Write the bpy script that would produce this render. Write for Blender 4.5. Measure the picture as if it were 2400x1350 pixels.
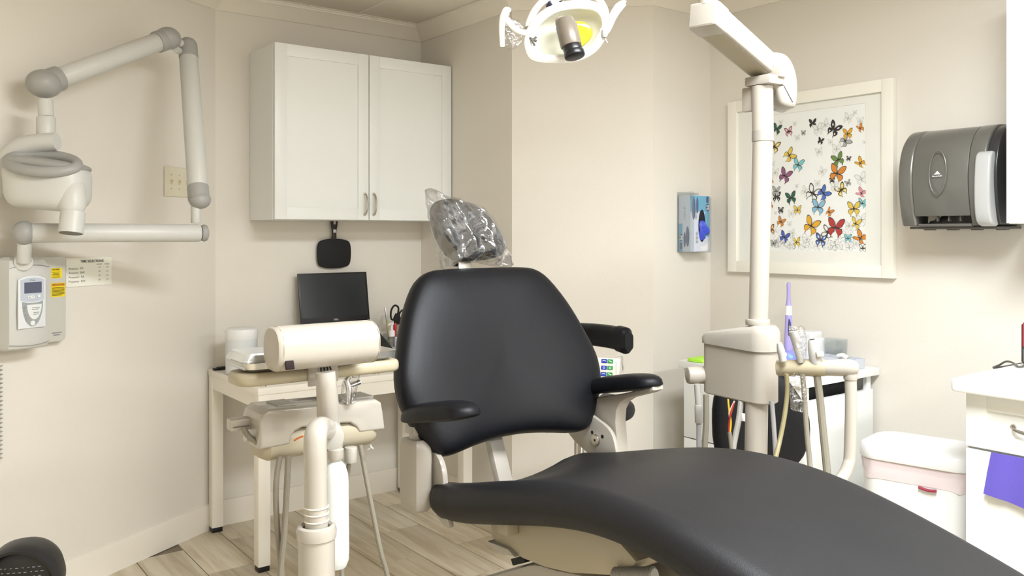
import bpy, bmesh, math, random
from mathutils import Vector, Matrix
random.seed(7)
S = bpy.context.scene
for o in list(bpy.data.objects):
    bpy.data.objects.remove(o, do_unlink=True)
COL = S.collection

# ------------------------------------------------------------ camera, world, lights, exposure
EYE = 1.36
cam_data = bpy.data.cameras.new('camera')
cam = bpy.data.objects.new('camera', cam_data)
COL.objects.link(cam)
YAW = math.atan2(0.79819, 0.60241) - math.pi / 2        # looking along (.602, .798)
cam.location = (0, 0, EYE)
cam.rotation_euler = (math.pi / 2, 0, YAW)
cam_data.sensor_width = 36
cam_data.lens = 30.0
cam_data.shift_y = -127.0 / 2400.0
cam_data.clip_start = 0.02
S.camera = cam

world = bpy.data.worlds.new('world')
S.world = world
world.use_nodes = True
world.node_tree.nodes['Background'].inputs[0].default_value = (1.0, 0.95, 0.87, 1)
world.node_tree.nodes['Background'].inputs[1].default_value = 0.15

S.view_settings.view_transform = 'Standard'
S.view_settings.look = 'None'
S.view_settings.gamma = 1.0
S.view_settings.use_curve_mapping = False
S.view_settings.exposure = 0.50

CEIL = 2.47
TROFFERS = [(1.36, 0.555), (1.36, -1.885), (2.58, -1.885)]  # the two rear panels are unseen, added as fill light
def area(name, x, y, power):
    ld = bpy.data.lights.new(name, 'AREA')
    ld.shape = 'RECTANGLE'
    ld.size, ld.size_y = 1.17, 0.56
    ld.energy = power
    ld.color = (0.905, 0.952, 1.0)
    lo = bpy.data.objects.new(name, ld)
    COL.objects.link(lo)
    lo.location = (x, y, CEIL - 0.012)
area('troffer_lamp', *TROFFERS[0], 82)
area('troffer_lamp', *TROFFERS[1], 42)  # added fill from behind the camera
area('troffer_lamp', *TROFFERS[2], 66)  # added fill, biased towards the right-hand wall

# ------------------------------------------------------------ helpers
def c(r, g, b):
    f = lambda v: (v / 255 / 12.92) if v <= 10 else ((v / 255 + 0.055) / 1.055) ** 2.4
    return (f(r), f(g), f(b), 1)

def mat(name, col, rough=0.5, metal=0.0, bump=0.0, bscale=200.0, vary=0.0, vscale=6.0, coat=0.0, spec=0.5,
        trans=0.0, ior=1.45, emit=None, estr=0.0, alpha=1.0, sheen=0.0):
    m = bpy.data.materials.new(name)
    m.use_nodes = True
    nt = m.node_tree
    b = nt.nodes['Principled BSDF']
    b.inputs['Base Color'].default_value = col
    b.inputs['Roughness'].default_value = rough
    b.inputs['Metallic'].default_value = metal
    b.inputs['Specular IOR Level'].default_value = spec
    b.inputs['Coat Weight'].default_value = coat
    b.inputs['Transmission Weight'].default_value = trans
    b.inputs['IOR'].default_value = ior
    b.inputs['Alpha'].default_value = alpha
    if emit:
        b.inputs['Emission Color'].default_value = emit
        b.inputs['Emission Strength'].default_value = estr
    tc = nt.nodes.new('ShaderNodeTexCoord')
    if vary > 0:
        n = nt.nodes.new('ShaderNodeTexNoise')
        n.inputs['Scale'].default_value = vscale
        n.inputs['Detail'].default_value = 4
        nt.links.new(tc.outputs['Object'], n.inputs['Vector'])
        r = nt.nodes.new('ShaderNodeMapRange')
        r.inputs['To Min'].default_value = 1 - vary
        r.inputs['To Max'].default_value = 1 + vary
        nt.links.new(n.outputs['Fac'], r.inputs['Value'])
        h = nt.nodes.new('ShaderNodeHueSaturation')
        h.inputs['Color'].default_value = col
        nt.links.new(r.outputs['Result'], h.inputs['Value'])
        nt.links.new(h.outputs['Color'], b.inputs['Base Color'])
    if bump > 0:
        n2 = nt.nodes.new('ShaderNodeTexNoise')
        n2.inputs['Scale'].default_value = bscale
        n2.inputs['Detail'].default_value = 3
        nt.links.new(tc.outputs['Object'], n2.inputs['Vector'])
        bp = nt.nodes.new('ShaderNodeBump')
        bp.inputs['Strength'].default_value = bump
        bp.inputs['Distance'].default_value = 0.002
        nt.links.new(n2.outputs['Fac'], bp.inputs['Height'])
        nt.links.new(bp.outputs['Normal'], b.inputs['Normal'])
    return m

def film(name, col, gloss=0.3, rough=0.12, bump=0.8, bscale=25.0, dist=0.02, haze=0.0, facets=False):
    """thin clear plastic: what is behind shows through, with a little haze and creased highlights"""
    m = bpy.data.materials.new(name)
    m.use_nodes = True
    nt = m.node_tree
    nt.nodes.remove(nt.nodes['Principled BSDF'])
    out = nt.nodes['Material Output']
    t = nt.nodes.new('ShaderNodeBsdfTransparent')
    t.inputs[0].default_value = col
    g = nt.nodes.new('ShaderNodeBsdfGlossy')
    g.inputs['Roughness'].default_value = rough
    mx = nt.nodes.new('ShaderNodeMixShader')
    tc = nt.nodes.new('ShaderNodeTexCoord')
    n = nt.nodes.new('ShaderNodeTexNoise')
    n.inputs['Scale'].default_value = bscale
    n.inputs['Detail'].default_value = 1.5
    n.inputs['Distortion'].default_value = 1.0
    nt.links.new(tc.outputs['Object'], n.inputs['Vector'])
    bp = nt.nodes.new('ShaderNodeBump')
    bp.inputs['Strength'].default_value = bump
    bp.inputs['Distance'].default_value = dist
    nt.links.new(n.outputs['Fac'], bp.inputs['Height'])
    if facets:
        mp = nt.nodes.new('ShaderNodeMapping')
        mp.inputs['Rotation'].default_value = (0.1, -0.55, 0.1)
        mp.inputs['Scale'].default_value = (1.25, 1.0, 0.42)
        ad = nt.nodes.new('ShaderNodeVectorMath'); ad.operation = 'MULTIPLY_ADD'
        ad.inputs[1].default_value = (0.05, 0.05, 0.05)
        nt.links.new(n.outputs['Color'], ad.inputs[0]); nt.links.new(tc.outputs['Object'], ad.inputs[2])
        nt.links.new(ad.outputs[0], mp.inputs['Vector'])
        vo = nt.nodes.new('ShaderNodeTexVoronoi')
        vo.inputs['Scale'].default_value = 15.0
        nt.links.new(mp.outputs[0], vo.inputs['Vector'])
        nt.links.new(vo.outputs['Distance'], bp.inputs['Height'])
    nt.links.new(bp.outputs['Normal'], g.inputs['Normal'])
    lw = nt.nodes.new('ShaderNodeLayerWeight')
    lw.inputs['Blend'].default_value = 0.35
    nt.links.new(bp.outputs['Normal'], lw.inputs['Normal'])
    mr = nt.nodes.new('ShaderNodeMapRange')
    mr.inputs['To Min'].default_value = gloss * 0.5
    mr.inputs['To Max'].default_value = min(1, gloss * 2.2)
    nt.links.new(lw.outputs['Facing'], mr.inputs['Value'])
    nt.links.new(mr.outputs['Result'], mx.inputs['Fac'])
    src = t
    if haze > 0:
        d = nt.nodes.new('ShaderNodeBsdfDiffuse')
        d.inputs[0].default_value = (0.9, 0.9, 0.91, 1)
        nt.links.new(bp.outputs['Normal'], d.inputs['Normal'])
        m2 = nt.nodes.new('ShaderNodeMixShader')
        m2.inputs['Fac'].default_value = haze
        nt.links.new(t.outputs[0], m2.inputs[1]); nt.links.new(d.outputs[0], m2.inputs[2])
        src = m2
    nt.links.new(src.outputs[0], mx.inputs[1])
    nt.links.new(g.outputs[0], mx.inputs[2])
    nt.links.new(mx.outputs[0], out.inputs[0])
    return m

def V(*a):
    return Vector(a)

def frame(o, X, Y, Z=None):
    X = Vector(X).normalized(); Y = Vector(Y)
    Z = X.cross(Y).normalized() if Z is None else Vector(Z).normalized()
    Y = Z.cross(X).normalized() if X.cross(Y).dot(Z) > 0 else -Z.cross(X).normalized()
    m = Matrix.Identity(4)
    for i in range(3):
        m[i][0], m[i][1], m[i][2], m[i][3] = X[i], Y[i], Z[i], o[i]
    return m

def along(p, q):
    """matrix with origin p and local z pointing to q"""
    d = (Vector(q) - Vector(p)).normalized()
    return Matrix.Translation(Vector(p)) @ d.to_track_quat('Z', 'Y').to_matrix().to_4x4()

def T(x, y, z, rz=0.0):
    return Matrix.Translation((x, y, z)) @ Matrix.Rotation(rz, 4, 'Z')

def smooth_curve(pts, n=6, closed=False):
    P = [Vector(p) for p in pts]
    out = []
    L = len(P)
    segs = L if closed else L - 1
    for i in range(segs):
        if closed:
            a, b, d, e = P[(i - 1) % L], P[i], P[(i + 1) % L], P[(i + 2) % L]
        else:
            a, b, d, e = P[max(i - 1, 0)], P[i], P[i + 1], P[min(i + 2, L - 1)]
        for k in range(n):
            t = k / n
            out.append(0.5 * (2 * b + (d - a) * t + (2 * a - 5 * b + 4 * d - e) * t * t + (3 * b - a - 3 * d + e) * t ** 3))
    if not closed:
        out.append(P[-1])
    return out

def rrect(w, h, r, n=5):
    """rounded rectangle outline centred on 0"""
    o = []
    for cx, cy, a0 in ((w / 2 - r, h / 2 - r, 0), (-w / 2 + r, h / 2 - r, 90), (-w / 2 + r, -h / 2 + r, 180), (w / 2 - r, -h / 2 + r, 270)):
        for k in range(n + 1):
            a = math.radians(a0 + 90 * k / n)
            o.append((cx + r * math.cos(a), cy + r * math.sin(a)))
    return o

class MB:
    def __init__(s):
        s.bm = bmesh.new()
        s.mi = 0
    def _faces(s, fs):
        for f in fs:
            f.material_index = s.mi
    def poly(s, pts, M=Matrix.Identity(4)):
        vs = [s.bm.verts.new(M @ Vector(p)) for p in pts]
        f = s.bm.faces.new(vs); s._faces([f])
        return s
    def box(s, x, y, z, M=Matrix.Identity(4), bev=0.0, seg=2):
        r = bmesh.ops.create_cube(s.bm, size=1.0, matrix=M @ Matrix.Diagonal((x, y, z, 1)))
        vs = r['verts']
        fs = {f for v in vs for f in v.link_faces}
        s._faces(fs)
        if bev > 0:
            es = list({e for v in vs for e in v.link_edges})
            rb = bmesh.ops.bevel(s.bm, geom=es, offset=bev, segments=seg, profile=0.6, affect='EDGES', clamp_overlap=True)
            s._faces(rb['faces'])
        return s
    def bx(s, a, b, bev=0.0, M=Matrix.Identity(4)):
        ctr = [(a[i] + b[i]) / 2 for i in range(3)]
        return s.box(abs(b[0] - a[0]), abs(b[1] - a[1]), abs(b[2] - a[2]), M @ Matrix.Translation(ctr), bev)
    def rings(s, rings, cap0=True, cap1=True, closed=True):
        R = [[s.bm.verts.new(p) for p in r] for r in rings]
        n = len(R[0]); fs = []
        for i in range(len(R) - 1):
            for k in range(n if closed else n - 1):
                fs.append(s.bm.faces.new((R[i][k], R[i][(k + 1) % n], R[i + 1][(k + 1) % n], R[i + 1][k])))
        if cap0: fs.append(s.bm.faces.new(list(reversed(R[0]))))
        if cap1: fs.append(s.bm.faces.new(R[-1]))
        s._faces(fs)
        return s
    def lathe(s, prof, M=Matrix.Identity(4), seg=28, cap0=True, cap1=True, sx=1.0, sy=1.0):
        rs = []
        for r, z in prof:
            r = max(r, 1e-4)
            rs.append([M @ V(sx * r * math.cos(2 * math.pi * k / seg), sy * r * math.sin(2 * math.pi * k / seg), z) for k in range(seg)])
        return s.rings(rs, cap0, cap1)
    def cyl(s, r, h, M=Matrix.Identity(4), seg=24, bev=0.0, r2=None):
        r2 = r if r2 is None else r2
        if bev > 0:
            return s.lathe([(r - bev, 0), (r - bev * .3, bev * .3), (r, bev), (r2, h - bev), (r2 - bev * .3, h - bev * .3), (r2 - bev, h)], M, seg)
        return s.lathe([(r, 0), (r2, h)], M, seg)
    def rod(s, p, q, r, seg=16, bev=0.0, r2=None):
        return s.cyl(r, (Vector(q) - Vector(p)).length, along(p, q), seg, bev, r2)
    def tube(s, pts, r, n=6, seg=12, smooth=True):
        P = smooth_curve(pts, n) if smooth and len(pts) > 2 else [Vector(p) for p in pts]
        N = len(P)
        rad = (lambda t: r) if not isinstance(r, (list, tuple)) else (lambda t: r[min(int(t * (len(r) - 1)), len(r) - 2)] + (r[min(int(t * (len(r) - 1)), len(r) - 2) + 1] - r[min(int(t * (len(r) - 1)), len(r) - 2)]) * (t * (len(r) - 1) - min(int(t * (len(r) - 1)), len(r) - 2)))
        tg = [(P[min(i + 1, N - 1)] - P[max(i - 1, 0)]).normalized() for i in range(N)]
        up = Vector((0, 0, 1)) if abs(tg[0].z) < 0.9 else Vector((1, 0, 0))
        X = tg[0].cross(up).normalized()
        rs = []
        for i in range(N):
            X = (X - tg[i] * X.dot(tg[i])).normalized()
            Y = tg[i].cross(X)
            q = rad(i / (N - 1))
            rs.append([P[i] + X * (q * math.cos(2 * math.pi * k / seg)) + Y * (q * math.sin(2 * math.pi * k / seg)) for k in range(seg)])
        return s.rings(rs)
    def loop(s, pts, r, n=4, seg=10):
        """closed tube"""
        P = smooth_curve(pts, n, True)
        N = len(P); rs = []
        ctr = sum(P, Vector()) / N
        nrm = sum(((P[i] - ctr).cross(P[(i + 1) % N] - ctr) for i in range(N)), Vector()).normalized()
        for i in range(N):
            t = (P[(i + 1) % N] - P[i - 1]).normalized()
            X = t.cross(nrm).normalized(); Y = nrm
            rs.append([P[i] + X * (r * math.cos(2 * math.pi * k / seg)) + Y * (r * math.sin(2 * math.pi * k / seg)) for k in range(seg)])
        rs.append(rs[0])
        R = [[s.bm.verts.new(p) for p in q] for q in rs[:-1]]
        fs = []
        for i in range(N):
            A, B = R[i], R[(i + 1) % N]
            for k in range(seg):
                fs.append(s.bm.faces.new((A[k], A[(k + 1) % seg], B[(k + 1) % seg], B[k])))
        s._faces(fs)
        return s
    def prism(s, ol, d, M=Matrix.Identity(4), bev=0.0, seg=2):
        """outline in local xy, extruded from z=0 to z=d"""
        ar = sum(ol[i][0] * ol[(i + 1) % len(ol)][1] - ol[(i + 1) % len(ol)][0] * ol[i][1] for i in range(len(ol)))
        if ar < 0: ol = list(reversed(ol))
        if d < 0: M = M @ Matrix.Translation((0, 0, d)); d = -d
        if bev > 0:
            def ins(k):
                n = len(ol); out = []
                for i in range(n):
                    p, a, b = Vector(ol[i]).to_2d(), Vector(ol[i - 1]).to_2d(), Vector(ol[(i + 1) % n]).to_2d()
                    e1, e2 = (p - a).normalized(), (b - p).normalized()
                    n1, n2 = Vector((-e1.y, e1.x)), Vector((-e2.y, e2.x))
                    m = (n1 + n2)
                    m = m / max(m.length_squared / 2, 0.35) if m.length > 1e-6 else n1
                    out.append(p + m * k)
                return out
            prof = [(bev * (1 - math.sin(math.pi / 2 * k / seg)), bev * (1 - math.cos(math.pi / 2 * k / seg))) for k in range(seg + 1)]
            rs = [[M @ V(p.x, p.y, z) for p in ins(i)] for i, z in prof]
            rs += [[M @ V(p.x, p.y, d - z) for p in ins(i)] for i, z in reversed(prof)]
        else:
            rs = [[M @ V(p[0], p[1], 0) for p in ol], [M @ V(p[0], p[1], d) for p in ol]]
        return s.rings(rs)
    def pillow(s, ol, tf, tb, M=Matrix.Identity(4), n=7, pf=2.2, curve=0.0, ctr=None, warp=None, flat=0.0):
        """stuffed shape: outline in local xy, bulging tf to +z and tb to -z"""
        ol = [Vector(p).to_2d() for p in ol]
        ar = sum(ol[i].x * ol[(i + 1) % len(ol)].y - ol[(i + 1) % len(ol)].x * ol[i].y for i in range(len(ol)))
        if ar < 0: ol.reverse()
        cc = Vector(ctr) if ctr else sum(ol, Vector((0, 0))) / len(ol)
        def P(p, z):
            z += curve * p.x * p.x
            if warp: z += warp(p.x, p.y)
            return M @ V(p.x, p.y, z)
        lev = []
        for k in range(n + 1):
            a = math.pi / 2 * k / n
            sc = math.cos(a) ** (2 / pf); h = math.sin(a) ** (2 / pf)
            lev.append((max(sc, 0.02), h))
        extra = [0.9, 0.8, 0.65, 0.45, 0.2]
        rs = []
        for sc, h in reversed(lev):
            rs.append([P(cc + (p - cc) * sc, -tb * h) for p in ol])
        for sc, h in lev[1:]:
            rs.append([P(cc + (p - cc) * sc, tf * h) for p in ol])
        return s.rings(rs)
    def ball(s, ctr, rx, ry=None, rz=None, M=Matrix.Identity(4), u=20, v=12):
        ry = rx if ry is None else ry; rz = rx if rz is None else rz
        r = bmesh.ops.create_uvsphere(s.bm, u_segments=u, v_segments=v, radius=1.0, matrix=M @ Matrix.Translation(ctr) @ Matrix.Diagonal((rx, ry, rz, 1)))
        s._faces({f for q in r['verts'] for f in q.link_faces})
        return s

def tag(o, label=None, cat=None, group=None, kind=None):
    if label: o['label'] = label
    if cat: o['category'] = cat
    if group: o['group'] = group
    if kind: o['kind'] = kind
    return o

def root_inv(p):
    r = p
    while r.parent: r = r.parent
    return r.matrix_basis.inverted()

def obj(name, mb, m, parent=None, sharp=34, label=None):
    """link one mesh object; shapes are given in room coordinates and moved into the parent's frame"""
    bm = mb.bm
    if parent is not None:
        bm.transform(root_inv(parent))
    bmesh.ops.recalc_face_normals(bm, faces=bm.faces)
    lim = math.radians(sharp)
    for f in bm.faces: f.smooth = True
    for e in bm.edges:
        if len(e.link_faces) == 2 and e.calc_face_angle(0) > lim: e.smooth = False
    me = bpy.data.meshes.new(name)
    bm.to_mesh(me); bm.free()
    for q in (m if isinstance(m, (list, tuple)) else [m]): me.materials.append(q)
    o = bpy.data.objects.new(name, me)
    COL.objects.link(o)
    if parent is not None: o.parent = parent
    if label: o['label'] = label
    return o

def thing(name, label, cat, loc=(0, 0, 0), rz=0.0, group=None):
    o = bpy.data.objects.new(name, None)
    COL.objects.link(o)
    o.location = loc; o.rotation_euler = (0, 0, rz)
    o.matrix_basis = Matrix.Translation(loc) @ Matrix.Rotation(rz, 4, 'Z')
    o.empty_display_size = 0.05
    return tag(o, label, cat, group)

def solo(name, mb, m, label, cat, loc, group=None, sharp=34):
    """a thing that is one mesh, origin at its base"""
    mb.bm.transform(Matrix.Translation(loc).inverted())
    o = obj(name, mb, m, None, sharp)
    o.matrix_basis = Matrix.Translation(loc)
    return tag(o, label, cat, group)

def struct(name, mb, m, parent=None, sharp=34):
    o = obj(name, mb, m, parent, sharp)
    if parent is None: o['kind'] = 'structure'
    return o

def text(name, body, size, M, m, parent, ext=0.0003, align='LEFT', bold=0.0, sx=1.0):
    cu = bpy.data.curves.new('t', 'FONT')
    cu.body = body; cu.size = size; cu.extrude = ext; cu.align_x = align; cu.align_y = 'CENTER'
    cu.resolution_u = 2; cu.offset = bold
    to = bpy.data.objects.new('t', cu)
    COL.objects.link(to)
    dg = bpy.context.evaluated_depsgraph_get()
    me = bpy.data.meshes.new_from_object(to.evaluated_get(dg))
    bpy.data.objects.remove(to, do_unlink=True); bpy.data.curves.remove(cu)
    me.transform(root_inv(parent) @ M @ Matrix.Diagonal((sx, 1, 1, 1)))
    me.materials.clear(); me.materials.append(m)
    me.name = name
    o = bpy.data.objects.new(name, me)
    COL.objects.link(o); o.parent = parent
    return o

# ------------------------------------------------------------ materials
M_WALL = mat('wall_paint', c(226, 220, 209), 0.75, bump=0.24, bscale=150, vary=0.012, vscale=2.0)
M_TRIM = mat('trim_paint', c(233, 226, 213), 0.45)
M_CEIL = mat('ceiling_tile_board', c(226, 217, 203), 0.9, bump=0.3, bscale=260, vary=0.02, vscale=40)
M_GRID = mat('ceiling_grid_metal', c(226, 218, 205), 0.5)
M_GROUT = mat('grout', c(128, 116, 98), 0.9, vary=0.1, vscale=30)
M_CREAM = mat('cream_plastic', c(165, 158, 147), 0.32, vary=0.012, vscale=5, bump=0.06, bscale=500)
M_CREAM2 = mat('cream_enamel', c(162, 156, 146), 0.2, coat=0.3)
M_BEIGE = mat('beige_plastic', c(162, 152, 128), 0.35, vary=0.02)
M_TAUPE = mat('taupe_casting', c(158, 149, 128), 0.5, vary=0.03)
M_XRAY = mat('xray_enamel', c(201, 200, 194), 0.38, vary=0.01)
M_XGREY = mat('xray_grey_cap', c(158, 157, 153), 0.42, vary=0.015)
M_WHITE = mat('white_lacquer', c(233, 234, 230), 0.35, vary=0.006)
M_WHITE2 = mat('white_plastic', c(232, 232, 231), 0.3)
M_DESK = mat('desk_white', c(238, 232, 220), 0.35, vary=0.006)
M_LEATHER = mat('black_vinyl', c(13, 14, 18), 0.42, bump=0.25, bscale=650, vary=0.15, vscale=7, spec=0.27)
M_SEAT = mat('seat_black_vinyl', c(24, 24, 26), 0.45, bump=0.25, bscale=650, vary=0.25, vscale=5, spec=0.32)  # slightly lighter black than the backrest vinyl, uneven by noise
M_BLACK = mat('black_plastic', c(20, 20, 22), 0.35)
M_MATTE = mat('matte_black', c(14, 14, 15), 0.7)
M_STEEL = mat('brushed_steel', c(190, 186, 178), 0.28, 1.0, bump=0.05, bscale=300)
M_CHROME = mat('chrome', c(225, 225, 225), 0.12, 1.0)
M_HOSE = mat('grey_hose', c(122, 116, 102), 0.5, vary=0.03)
M_HOSE2 = mat('olive_hose', c(126, 117, 84), 0.5, vary=0.03)
M_GREYP = mat('grey_plastic', c(165, 162, 155), 0.4)
M_DARKGREY = mat('dark_grey_plastic', c(92, 90, 86), 0.4)
M_INK = mat('ink', c(60, 60, 62), 0.8)
M_INKL = mat('pale_ink', c(140, 140, 138), 0.8)

def wood_tile():
    m = bpy.data.materials.new('wood_look_tile')
    m.use_nodes = True
    nt = m.node_tree; b = nt.nodes['Principled BSDF']
    tc = nt.nodes.new('ShaderNodeTexCoord'); oi = nt.nodes.new('ShaderNodeObjectInfo')
    mul = nt.nodes.new('ShaderNodeVectorMath'); mul.operation = 'SCALE'; mul.inputs['Scale'].default_value = 37.0
    cmb = nt.nodes.new('ShaderNodeCombineXYZ')
    for k in range(3): nt.links.new(oi.outputs['Random'], cmb.inputs[k])
    nt.links.new(cmb.outputs[0], mul.inputs[0])
    add = nt.nodes.new('ShaderNodeVectorMath'); add.operation = 'ADD'
    nt.links.new(tc.outputs['Object'], add.inputs[0]); nt.links.new(mul.outputs[0], add.inputs[1])
    mp = nt.nodes.new('ShaderNodeMapping'); mp.inputs['Scale'].default_value = (22, 1.8, 1)
    nt.links.new(add.outputs[0], mp.inputs['Vector'])
    n = nt.nodes.new('ShaderNodeTexNoise'); n.inputs['Scale'].default_value = 1.0; n.inputs['Detail'].default_value = 6
    n.inputs['Roughness'].default_value = 0.62; n.inputs['Distortion'].default_value = 0.6
    nt.links.new(mp.outputs[0], n.inputs['Vector'])
    cr = nt.nodes.new('ShaderNodeValToRGB')
    e = cr.color_ramp.elements
    e[0].position = 0.28; e[0].color = c(176, 161, 134)
    e[1].position = 0.72; e[1].color = c(226, 216, 197)
    q = e.new(0.45); q.color = c(203, 190, 164)
    q = e.new(0.55); q.color = c(215, 203, 180)
    nt.links.new(n.outputs['Fac'], cr.inputs[0])
    hs = nt.nodes.new('ShaderNodeHueSaturation')
    mr = nt.nodes.new('ShaderNodeMapRange'); mr.inputs['To Min'].default_value = 0.86; mr.inputs['To Max'].default_value = 1.1
    nt.links.new(oi.outputs['Random'], mr.inputs['Value']); nt.links.new(mr.outputs[0], hs.inputs['Value'])
    nt.links.new(cr.outputs[0], hs.inputs['Color']); nt.links.new(hs.outputs[0], b.inputs['Base Color'])
    b.inputs['Roughness'].default_value = 0.45
    bp = nt.nodes.new('ShaderNodeBump'); bp.inputs['Strength'].default_value = 0.15; bp.inputs['Distance'].default_value = 0.001
    nt.links.new(n.outputs['Fac'], bp.inputs['Height']); nt.links.new(bp.outputs[0], b.inputs['Normal'])
    return m
M_TILE = wood_tile()

# ------------------------------------------------------------ room shell
XR, YB = 3.256, 4.0                       # picture wall, cabinet wall
XC, YC = 2.40, 2.72                       # faces of the boxed-in corner
LC = V(1.29, 4.0, 0)                      # corner where the slanted left wall starts
LD = V(-0.866, -0.5, 0)                   # along the left wall, away from that corner
LN = V(0.5, -0.866, 0)                    # its normal into the room
LEND = LC + LD * 3.0
XW, YF = LEND.x, -3.2
PATH = [(LC.x, LC.y), (XC, YB), (XC, 3.18), (2.86, YC), (XR, YC), (XR, YF), (XW, YF), (LEND.x, LEND.y)]   # clockwise seen from above
NAMES = ['back', 'recess', 'chamfer', 'alcove', 'right', 'front', 'side', 'left']
def inward(p, q):
    d = (Vector(q) - Vector(p)).normalized()
    return Vector((d.y, -d.x))
def offset_path(k):
    out = []
    n = len(PATH)
    for i in range(n):
        a, p, b = Vector(PATH[i - 1]), Vector(PATH[i]), Vector(PATH[(i + 1) % n])
        n1, n2 = inward(a, p), inward(p, b)
        m = n1 + n2
        out.append(p + m * (k * 2 / m.length_squared))
    return out
OUT = offset_path(-0.1)
for i, nm in enumerate(NAMES):
    j = (i + 1) % len(PATH)
    ol = [PATH[i], PATH[j], tuple(OUT[j]), tuple(OUT[i])]
    struct('wall_' + nm, MB().prism(ol, CEIL + 0.04, T(0, 0, -0.02)), M_WALL)
# crown moulding and baseboards follow every wall, mitred at the corners
CROWN = [(0.0, 2.40), (0.010, 2.40), (0.014, 2.404), (0.020, 2.412), (0.045, 2.434), (0.070, 2.452), (0.078, 2.455), (0.080, 2.461), (0.086, 2.463), (0.086, 2.47), (0.0, 2.47)]
BASE = [(0.0, 0.0), (0.014, 0.0), (0.014, 0.105), (0.011, 0.115), (0.004, 0.118), (0.0, 0.118)]
def run(name, prof, i, m):
    j = (i + 1) % len(PATH)
    rs = []
    for idx in (i, j):
        ring = []
        for d, z in prof:
            p = offset_path(d)[idx]
            ring.append(V(p.x, p.y, z))
        rs.append(ring)
    return struct(name, MB().rings(rs), m, sharp=25)
for i, nm in enumerate(NAMES):
    run('trim_' + str(i + 1), CROWN, i, M_TRIM)
    run('baseboard_' + nm, BASE, i, M_TRIM)
# floor: recessed grout bed with every tile plank laid on it
floor = struct('floor', MB().bx((XW - 0.1, YF - 0.1, -0.06), (XR + 0.1, YB + 0.1, -0.004)), M_GROUT)
PW, PL, GAP = 0.196, 0.656, 0.0034
pm = None
def inside(x, y, marg):
    q = Vector((x, y))
    for i in range(len(PATH)):
        if i in (1, 2, 3): continue
        n = inward(PATH[i], PATH[(i + 1) % len(PATH)])
        if (q - Vector(PATH[i])).dot(n) < -marg: return False
    return not (x > XC + marg and y > 3.18 + marg) and not (x > 2.86 + marg and y > YC + marg)
r0 = int((XW - 2.063) / PW) - 1
for r in range(r0, 7):
    xc = 2.063 + (r + 0.5) * PW
    off = 3.127 if r % 2 == 0 else 3.127 + PL / 2
    for k in range(-11, 4):
        yc = off + (k + 0.5) * PL
        if yc < -1.0 or not inside(xc, yc, 0.12): continue
        if pm is None:
            b = MB().bx((-PW / 2 + GAP / 2, -PL / 2 + GAP / 2, -0.008), (PW / 2 - GAP / 2, PL / 2 - GAP / 2, 0.0), 0.0012)
            po = obj('plank', b, M_TILE, None); pm = po.data
        else:
            po = bpy.data.objects.new('plank', pm); COL.objects.link(po)
        po.location = (xc, yc, 0); po.parent = floor
# ceiling: lay-in panels on a metal grid
ceil = struct('ceiling', MB().bx((XW - 0.1, YF - 0.1, CEIL + 0.012), (XR + 0.1, YB + 0.1, CEIL + 0.05)), M_CEIL)
gb = MB()
GX = [1.97 + 1.22 * k for k in range(-3, 3)]
GY = [3.91 - 0.61 * k for k in range(-1, 12)]
for x in GX: gb.bx((x - 0.012, YF, CEIL - 0.002), (x + 0.012, YB, CEIL + 0.004))
for y in GY: gb.bx((XW, y - 0.012, CEIL - 0.0015), (XR, y + 0.012, CEIL + 0.004))
obj('ceiling_grid', gb, M_GRID, ceil)
cm = None
for x in GX[:-1]:
    for y in GY[:-1]:
        xc, yc = x + 0.61, y - 0.305
        if any(abs(xc - a) < 0.6 and abs(yc - b) < 0.3 for a, b in [(t[0], t[1]) for t in TROFFERS]): continue
        if cm is None:
            to = obj('ceiling_tile', MB().bx((-0.6, -0.296, 0), (0.6, 0.296, 0.012), 0.003), M_CEIL, None); cm = to.data
        else:
            to = bpy.data.objects.new('ceiling_tile', cm); COL.objects.link(to)
        to.location = (xc, yc, CEIL + 0.001); to.parent = ceil
M_PANEL = mat('lit_diffuser', c(255, 250, 240), 0.5, emit=(0.905, 0.952, 1.0, 1), estr=4.0)
for k, (x, y) in enumerate(TROFFERS):
    t = thing('ceiling_light', ['recessed fluorescent ceiling panel above the foot of the chair', 'added ceiling fill panel behind the camera, on the chair side', 'added ceiling fill panel behind the camera, on the cupboard side'][k], 'light', (x, y, CEIL), 0, 'recessed ceiling panels')
    fr = MB()
    for a, b in (((x - .61, y - .3), (x - .59, y + .3)), ((x + .59, y - .3), (x + .61, y + .3)), ((x - .59, y - .3), (x + .59, y - .285)), ((x - .59, y + .285), (x + .59, y + .3))):
        fr.bx((a[0], a[1], CEIL - 0.008), (b[0], b[1], CEIL + 0.01))
    obj('light_frame', fr, M_GRID, t)
    obj('diffuser', MB().bx((x - .592, y - .287, CEIL - 0.004), (x + .592, y + .287, CEIL + 0.004)), M_PANEL, t)

# ------------------------------------------------------------ wall cabinet on the back wall
def shaker_door(x0, x1, z0, z1, yf, fw, tw, name, parent, handle_x=None, axis='y'):
    """door slab with a recessed centre panel; front towards -y at yf"""
    b = MB()
    for a, d in (((x0, z0), (x0 + fw, z1)), ((x1 - fw, z0), (x1, z1)), ((x0 + fw, z0), (x1 - fw, z0 + tw)), ((x0 + fw, z1 - tw), (x1 - fw, z1))):
        b.bx((a[0], yf, a[1]), (d[0], yf + 0.02, d[1]), 0.0012)
    b.bx((x0 + fw - .004, yf + 0.007, z0 + tw - .004), (x1 - fw + .004, yf + 0.018, z1 - tw + .004))
    return obj(name, b, M_WHITE, parent)

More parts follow.
